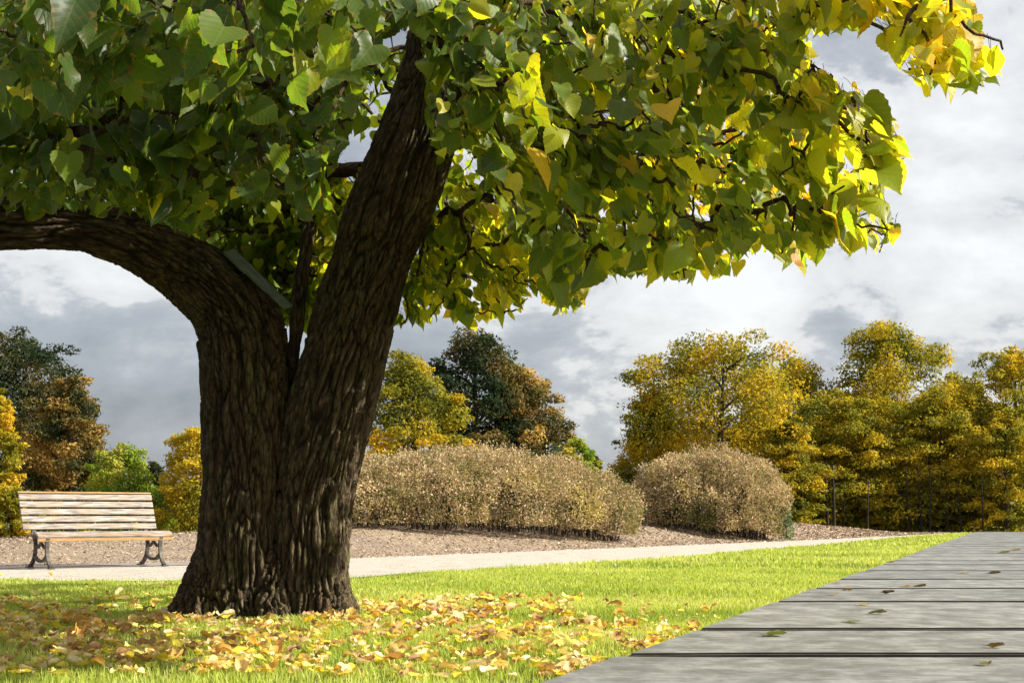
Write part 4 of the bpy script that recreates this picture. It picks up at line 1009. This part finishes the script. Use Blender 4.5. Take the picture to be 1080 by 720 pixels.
# ------------------------------------------------------------------ sky, sun, camera
SUN_EL, SUN_AZ = math.radians(32), math.radians(95)   # azimuth clockwise from +Y
sun_dir = Vector((math.sin(SUN_AZ) * math.cos(SUN_EL), math.cos(SUN_AZ) * math.cos(SUN_EL), math.sin(SUN_EL)))
w = bpy.data.worlds.new('World'); SC.world = w; w.use_nodes = True; nt = w.node_tree; nt.nodes.clear(); n = N(nt)
sky = n('ShaderNodeTexSky'); sky.sky_type = 'NISHITA'; sky.sun_disc = False; sky.sun_elevation = SUN_EL; sky.sun_rotation = SUN_AZ
sky.air_density = 1.0; sky.dust_density = 2.0
g = n('ShaderNodeTexCoord').outputs['Generated']; sp = n('ShaderNodeSeparateXYZ', {0: g})
cv = n('ShaderNodeMapping', {'Vector': g, 'Scale': (1, 1, 1.9), 'Location': (3.1, .4, 1.7)}).outputs[0]
warp = n('ShaderNodeTexNoise', {'Vector': cv, 'Scale': 2.5, 'Detail': 3.0}).outputs['Color']
cv2 = n('ShaderNodeVectorMath', {0: cv, 1: n('ShaderNodeVectorMath', {0: warp, 'Scale': .12}, operation='SCALE').outputs[0]}, operation='ADD').outputs[0]
n1 = n('ShaderNodeTexNoise', {'Vector': cv2, 'Scale': 7.0, 'Detail': 12.0, 'Roughness': .6}).outputs[0]
n2 = n('ShaderNodeTexNoise', {'Vector': cv2, 'Scale': 2.2, 'Detail': 4.0}).outputs[0]
cl = n.math('ADD', n.math('MULTIPLY', n1, .65), n.math('MULTIPLY', n2, .35))
# brighter towards the sun's side and with height there
dt = n('ShaderNodeVectorMath', {0: g, 1: tuple(sun_dir)}, operation='DOT_PRODUCT').outputs['Value']
glow = n.ramp(n.math('MULTIPLY_ADD', dt, 1.25, .38), [(0.0, 0.0), (.5, .55), (1.0, 1.0)])
cl2 = n.math('ADD', cl, n.math('MULTIPLY', glow, .155))
cloud = n.ramp(cl2, [(.40, (1.7, 1.86, 2.12)), (.53, (2.65, 2.82, 3.1)), (.57, (3.3, 3.45, 3.65)), (.595, (4.9, 4.9, 4.9)), (.70, (6.2, 6.2, 6.2))])
base = n.mix(.86, sky.outputs[0], cloud)
n('ShaderNodeOutputWorld', {0: n('ShaderNodeBackground', {'Color': base, 'Strength': .085}).outputs[0]})
sl = bpy.data.lights.new('sun', 'SUN'); sl.energy = 5.0; sl.angle = math.radians(.53); sl.color = (1, .94, .83)
so = bpy.data.objects.new('sun', sl); COL.objects.link(so); so.rotation_euler = sun_dir.to_track_quat('Z', 'Y').to_euler(); so.location = (6, 0, 8)

cam = bpy.data.cameras.new('camera'); co_ = bpy.data.objects.new('camera', cam); COL.objects.link(co_)
co_.location = (0, 0, H); co_.rotation_euler = (math.radians(90), 0, 0)
cam.sensor_width = 36; cam.lens = 36 * F / 1080; cam.shift_y = (HOR - 360) / 1080; cam.clip_end = 5000; cam.clip_start = .05
SC.camera = co_
vs = SC.view_settings; vs.view_transform = 'Standard'; vs.look = 'None'; vs.exposure = 1.0; vs.gamma = 1
SC.render.engine = 'CYCLES'
try:
    SC.cycles.max_bounces = 6; SC.cycles.diffuse_bounces = 3; SC.cycles.transmission_bounces = 3; SC.cycles.use_denoising = True
except Exception: pass
